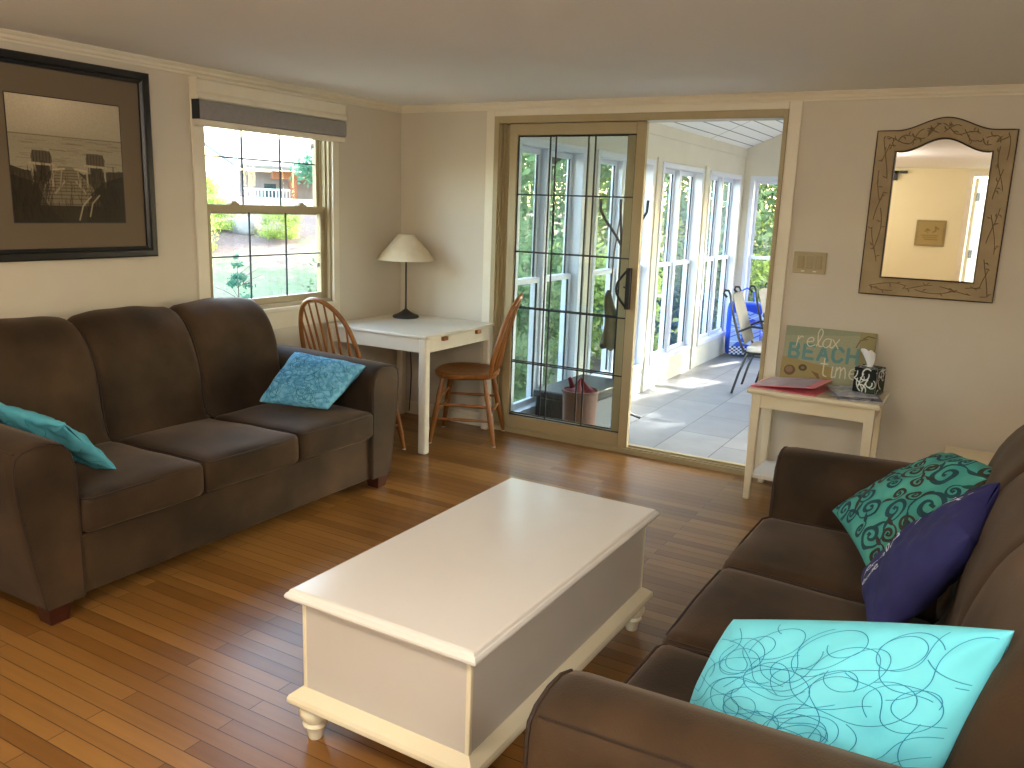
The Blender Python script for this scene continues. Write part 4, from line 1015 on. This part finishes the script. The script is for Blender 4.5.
def bagf(u, v):
    a = 2*pi*u; r = (.012+.075*(1-v)**.7*(.75+.25*min(1, v*8)))*(1+.22*sin(3*a+2*v)); return (r*cos(a)+.02*sin(5*v), r*.6*sin(a), .46*v+.03*sin(2*a)*(1-v))
MB().grid(bagf, 28, 14, wrapu=True).build('bag_body', 'bag', hb, angle=180)
MB().tube([(0, 0, .44), (.01, 0, .75), (.03, 0.02, 1.0), (.04, .02, 1.05)], .006, 6).build('strap', 'bag', hb)

# patio chairs and table
def patio():
    t = empty('patio_chair')
    # faces +x, width along y (0 .. .50)
    for y in (0, .50):
        side = [(-.20, y, .92), (-.235, y, .955), (-.225, y, .985), (-.19, y, .985), (-.17, y, .95), (-.14, y, .80), (-.06, y, .55), (.0, y, .42), (.06, y, .405), (.46, y, .42)]
        MB().tube(side, .012, 8).build('back_rail', 'black', t)
        MB().tube([(.04, y, .41), (-.03, y, .2), (-.08, y, .0)], .012, 8).build('leg', 'black', t)
        MB().tube([(.44, y, .42), (.40, y, .22), (.42, y, .06), (.46, y, .012), (.50, y, .012), (.51, y, .03)], .012, 8).build('leg', 'black', t)
        MB().tube([(-.07, y, .60), (.05, y, .66), (.3, y, .655), (.42, y, .60), (.44, y, .42)], .011, 8).build('armrest', 'black', t)
    MB().tube([(.03, 0, .38), (.2, .25, .34), (.03, .5, .38)], .008, 8).build('brace', 'black', t)
    def sb(u, v):
        z = .48+.47*v; x = -.165-.0+ (1-v)*.16 if True else 0
        return (-.155+.155*(1-v)**1.1-.012*sin(pi*u), .012+.476*u, z)
    b = MB().grid(sb, 8, 12); b.grid(lambda u, v: tuple(Vector(sb(u, v))+Vector((.006, 0, 0))), 8, 12)
    b.build('back_sling', 'sling', t, angle=180)
    rbox(MB(), .24, .25, .44, .44, .46, .06, .02, n=6, puff=.01).build('seat_cushion', 'cushion_white', t)
    return t
pc = patio(); pc.location = (1.66, 3.17, SF); pc.rotation_euler = (0, 0, radians(4)); tag(pc, 'black metal patio chair with grey sling back, nearer of the two in the sunroom', 'patio chair', 'patio chairs in the sunroom')
pc2 = copy_tree(pc); pc2.location = (1.72, 3.86, SF); pc2.rotation_euler = (0, 0, radians(-4)); tag(pc2, 'black metal patio chair with grey sling back, farther of the two in the sunroom', 'patio chair')
pt_ = tag(empty('patio_table', (2.36, 3.92, SF)), 'dark rimmed oval patio table beside the sunroom chairs', 'patio table')
def ell(a, rx, ry): return (rx*cos(a), ry*sin(a))
b = MB(); n = 48; v = []
for r, z in ((.94, .70), (1, .705), (1.02, .72), (1.0, .735), (.96, .735)):
    for k in range(n): x, y = ell(2*pi*k/n, .68*r, .55*r); v.append((x, y, z))
b.add(v, [(i*n+k, i*n+(k+1) % n, (i+1)*n+(k+1) % n, (i+1)*n+k) for i in range(4) for k in range(n)]+[tuple(range(n-1, -1, -1))]).build('table_rim', 'black', pt_)
b = MB(); b.lathe([(.001, .722), (.65, .722), (.65, .732), (.001, .732)], 48); b.v = [(x, y*.81, z) for x, y, z in b.v]; b.build('tabletop', 'sling', pt_)
for sx in (-1, 1):
    for sy in (-1, 1): MB().tube([(sx*.35, sy*.28, .70), (sx*.30, sy*.24, .4), (sx*.40, sy*.32, .05), (sx*.46, sy*.37, .01)], .014, 8).build('leg', 'black', pt_)

# beach bag with blue print, cooler
bg_ = tag(empty('beach_bag', (1.07, 5.40, SF), radians(32)), 'blue swirl-patterned beach bag with checked bottom at the far sunroom wall', 'bag')
rbox(MB(), 0, 0, .34, .42, .16, .66, .07, n=8).build('bag_body', 'blue', bg_, angle=60)
im = Img(110, 170, (160, 190, 240), .36, .6); rg = random.Random(8)
im.poly([(0, .6), (.36, .6), (.36, .48), (.2, .53), (0, .5)], (34, 66, 190)); im.poly([(.03, .1), (.14, .2), (.12, .38), (.2, .46), (.3, .42), (.24, .3), (.3, .12), (.2, .06)], (60, 90, 214)); im.poly([(.16, .14), (.24, .22), (.2, .36), (.33, .38), (.36, .2), (.3, .1)], (190, 214, 246))
for i in range(8): y = .16+.05*i; im.stroke([(0, y), (.1, y+.05*sin(i)), (.22, y-.03), (.36, y+.03)], .012, ((232, 240, 255), (40, 84, 205), (150, 130, 220))[i % 3], .8)
for i in range(14):
    for j in range(5):
        if (i+j) % 2: im.poly([(.027*i, .02*j), (.027*i+.024, .02*j), (.027*i+.024, .02*j+.018), (.027*i, .02*j+.018)], (20, 26, 60))
        else: im.poly([(.027*i, .02*j), (.027*i+.024, .02*j), (.027*i+.024, .02*j+.018), (.027*i, .02*j+.018)], (235, 238, 245))
im.mesh('printed_front', lambda u, v: (-.18+.36*u, -.0815, .03+.6*v), 'print', bg_)
MB().tube([(-.1, 0, .66), (-.09, 0, .78), (0, 0, .83), (.09, 0, .78), (.1, 0, .66)], .012, 8).build('handle', 'blue', bg_)
co = tag(empty('cooler', (1.62, 5.33, SF)), 'bright blue plastic cooler by the far sunroom window', 'cooler')
MB().box(-.25, .25, -.18, .18, 0, .56).build('body', 'blue', co, bevel=.02, seg=3)
MB().box(-.26, .26, -.19, .19, .56, .66).build('lid', 'blue', co, bevel=.02, seg=3)
MB().tube([(-.27, -.1, .45), (-.30, -.1, .5), (-.30, .1, .5), (-.27, .1, .45)], .012, 8).build('handle', 'white_vinyl', co)

# ------------------------------------------------------------------ outdoors
def gz(x, y):
    d = max(0, math.hypot(x-2, y-1)-9.5); t = min(1, d/13); return -.55+2.0*t*t*(3-2*t)+.06*sin(x*.9)*cos(y*.7)
b = MB(); nn = 70
def gp_(u, v):
    x, y = -42+84*u, -42+84*v; r = gz(x, y)
    return (x, y, r)
b.grid(gp_, nn, nn)
gr = struct(b.build('ground', 'ground', angle=180))
def blob_tree(name, H, R, cz, nleaf, leaf, m, trunk=.12, seed=1, conifer=False, ry=None):
    t = empty(name); rg = random.Random(seed)
    if trunk: 
        pts = [(0, 0, -.4), (.03*H*.2, 0, H*.3), (-.02, .03, H*.6), (0, 0, H*.92)]; tk = MB().tube(pts, [trunk, trunk*.8, trunk*.55, trunk*.15], 9)
        for k in range(7):
            a = rg.uniform(0, 6.28); z = H*rg.uniform(.35, .8); tk.tube([(0, 0, z), (R*.4*cos(a), R*.4*sin(a), z+R*.25), (R*.75*cos(a), R*.75*sin(a), z+R*.4)], [trunk*.3, trunk*.2, trunk*.08], 6)
        tk.build('trunk', 'bark', t)
    b = MB(); cl = []
    for k in range(26):
        if conifer: z = rg.uniform(.12, .97); rr = R*(1-z)*rg.uniform(.4, 1); a = rg.uniform(0, 6.28); cl.append((rr*cos(a), rr*sin(a), z*H, R*.22*(1.25-z)))
        else:
            a = rg.uniform(0, 6.28); th = rg.uniform(-1, 1); q = rg.uniform(.45, 1)*R; cl.append((q*cos(a)*sqrt(1-th*th), q*sin(a)*sqrt(1-th*th), cz+th*(H-cz)*.85, R*rg.uniform(.22, .42)))
    for i in range(nleaf):
        c = rg.choice(cl); d = Vector((rg.gauss(0, 1), rg.gauss(0, 1), rg.gauss(0, .7)))*c[3]*.62; p = Vector(c[:3])+d
        if p.z < .05: p.z = .05+rg.random()*.2
        s_ = leaf*rg.uniform(.6, 1.3); u_ = Vector((rg.gauss(0, 1), rg.gauss(0, 1), rg.gauss(0, 1))).normalized(); w_ = u_.orthogonal().normalized()
        a1, a2 = u_*s_, w_*s_*.55
        b.add([p-a1, p-a2, p+a1, p+a2], [(0, 1, 2, 3)])
    b.build('foliage', m, t, smooth=False, fix=False)
    return t
T1 = blob_tree('broadleaf_tree', 7.5, 2.7, 3.9, 15000, .075, 'leaf', .16, 1)
T2 = blob_tree('broadleaf_tree', 6.5, 2.5, 3.3, 14000, .07, 'leaf_y', .12, 2)
T3 = blob_tree('conifer_tree', 9, 2.3, 4, 14000, .085, 'leaf_b', .18, 3, conifer=True)
SB = blob_tree('garden_shrub', 1.5, .95, .75, 6000, .042, 'leaf', 0, 4)
SY = blob_tree('garden_shrub', 1.3, .95, .6, 6000, .042, 'leaf_y', 0, 5)
used = set()
def put(o, x, y, s, rz, label, cat, group=None, sz_=1):
    if o.name in used: o = copy_tree(o)
    used.add(o.name); o.location = (x, y, gz(x, y)); o.rotation_euler = (0, 0, rz); o.scale = (s, s, s*sz_)
    tag(o, label, cat, group); return o
gT = 'broadleaf trees beyond the sunroom'
treespots = [(-3.0, 7.8, 1), (.5, 9.9, 1), (-6.9, 11.6, 1), (-2.1, 12.7, 2), (1.9, 14.4, 1), (-5.3, 16.4, 1), (-.6, 18.0, 1), (-10.6, 17.0, 1), (7.6, 15.5, 2)]  # last one is out of view, kept so its leaves dapple the sun
for i, (x, y, k) in enumerate(treespots):
    put(T1 if k == 1 else T2, x, y, random.uniform(.9, 1.15), random.uniform(0, 6), 'green broadleaf tree seen through the sunroom glass' if k == 1 else 'yellow-green sunlit broadleaf tree beyond the sunroom glass', 'tree', gT if k == 1 else 'yellow-green trees beyond the sunroom')
put(T3, -12.4, 13.3, .75, .4, 'tall blue-green conifer at the right side of the left wall window', 'tree')
put(T3, -9.0, 21.5, 1.1, 1.4, 'dark conifer behind the broadleaf trees outside the sunroom', 'tree')
gS = 'low shrubs outside the sunroom'
for i, (x, y, k) in enumerate([(-1.0, 3.0, 1), (-1.9, 4.6, 1), (-.9, 5.6, 2), (-2.6, 7.2, 1), (-.6, 8.0, 1), (-3.6, 3.9, 1), (.8, 8.6, 2), (2.0, 8.2, 1), (-1.6, 10.2, 1)]):
    put(SB if k == 1 else SY, x, y, random.uniform(.75, 1.1), random.uniform(0, 6), 'low green shrub outside the sunroom windows' if k == 1 else 'bright yellow-green shrub outside the sunroom windows', 'shrub', gS if k == 1 else 'yellow-green shrubs outside the sunroom')
gY = 'sunlit shrubs up the slope outside the left window'
for i, (x, y) in enumerate([(-11.6, 7.6), (-12.6, 9.2), (-11.4, 10.0), (-14.5, 10.4)]):
    put(SY, x, y, random.uniform(.5, .72), random.uniform(0, 6), 'sunlit yellow-green shrub on the slope outside the left wall window', 'shrub', gY)
for i, (x, y) in enumerate([(-12.6, 8.1), (-13.4, 9.0), (-12.2, 9.7)]):
    m_ = empty('garden_rock', (x, y, gz(x, y)), i); q = rbox(MB(), 0, 0, .12, .9-.2*i, .6, .45, .18, n=6, wob=.03, seed=i).build('garden_rock', 'stone')
    bpy.data.objects.remove(m_); q.location = (x, y, gz(x, y)); q.rotation_euler = (0, 0, i*1.1)
    tag(q, 'pale rounded boulder in the mulch slope outside the left wall window', 'rock', 'boulders on the slope outside the left window')
sap = blob_tree('conifer_sapling', 1.35, .42, .6, 2200, .018, 'leaf_b', .014, 8, conifer=True)
sap.location = (-5, 3.0, gz(-5, 3.0)); tag(sap, 'thin young conifer sapling on the grass just outside the left wall window', 'sapling')
# neighbour house
nh = tag(empty('neighbour_house', (0, 0, 0)), 'pale pinkish house with cedar porch beam and deck seen through the left wall window', 'house')
T_ = Matrix.Translation((-18.2, 14.7, 0)) @ Matrix.Rotation(radians(64), 4, 'Z')
MB().box(.25, 7, .9, 4.5, .6, 2.35, T=T_).build('wall', 'siding', nh, smooth=False)
MB().add([(0, -.5, 2.38), (7.6, -.5, 2.38), (7.6, 5, 3.6), (0, 5, 3.6), (0, -.5, 2.5), (7.6, -.5, 2.5), (7.6, 5, 3.72), (0, 5, 3.72)], [(3, 2, 1, 0), (4, 5, 6, 7), (0, 1, 5, 4), (1, 2, 6, 5), (2, 3, 7, 6), (3, 0, 4, 7)], T=T_).build('roof', 'roof', nh, smooth=False)
MB().box(1.3, 7, -.2, -.0, 2.1, 2.36, T=T_).box(1.9, 2.12, -.2, .02, .6, 2.15, T=T_).box(5.4, 5.62, -.2, .02, .6, 2.15, T=T_).build('porch_beam', 'cedar', nh, smooth=False)
MB().box(1.35, 1.75, .86, .9, 1.35, 1.95, T=T_).build('window', 'dark_glass', nh, smooth=False)
rl = MB().box(.3, 1.9, -.14, -.08, 1.72, 1.78, T=T_).box(.3, 1.9, -.14, -.08, 1.22, 1.27, T=T_)
for k in range(14): rl.box(.32+.12*k, .35+.12*k, -.125, -.095, 1.25, 1.74, T=T_)
rl.build('deck_railing', 'rail', nh, smooth=False)
MB().box(.25, 7, -.2, .95, 1.05, 1.2, T=T_).build('deck', 'cedar', nh, smooth=False)
tag(MB().tube([(-17.5, 14.3, .8), (-17.5, 14.3, 4.6)], .06, 8).build('lamp_post', 'rail'), 'slim pale post standing in front of the neighbouring house', 'post')
gt = tag(empty('garden_table', (-2.0, 7.6, gz(-2, 7.6))), 'pale flat-topped garden table outside among the shrubs', 'garden table')
MB().box(-.5, .5, -.4, .4, .70, .74).build('tabletop', 'white_vinyl', gt, bevel=.01)
for sx in (-1, 1):
    for sy in (-1, 1): MB().box(sx*.4-.03, sx*.4+.03, sy*.3-.03, sy*.3+.03, 0, .70).build('leg', 'white_vinyl', gt)
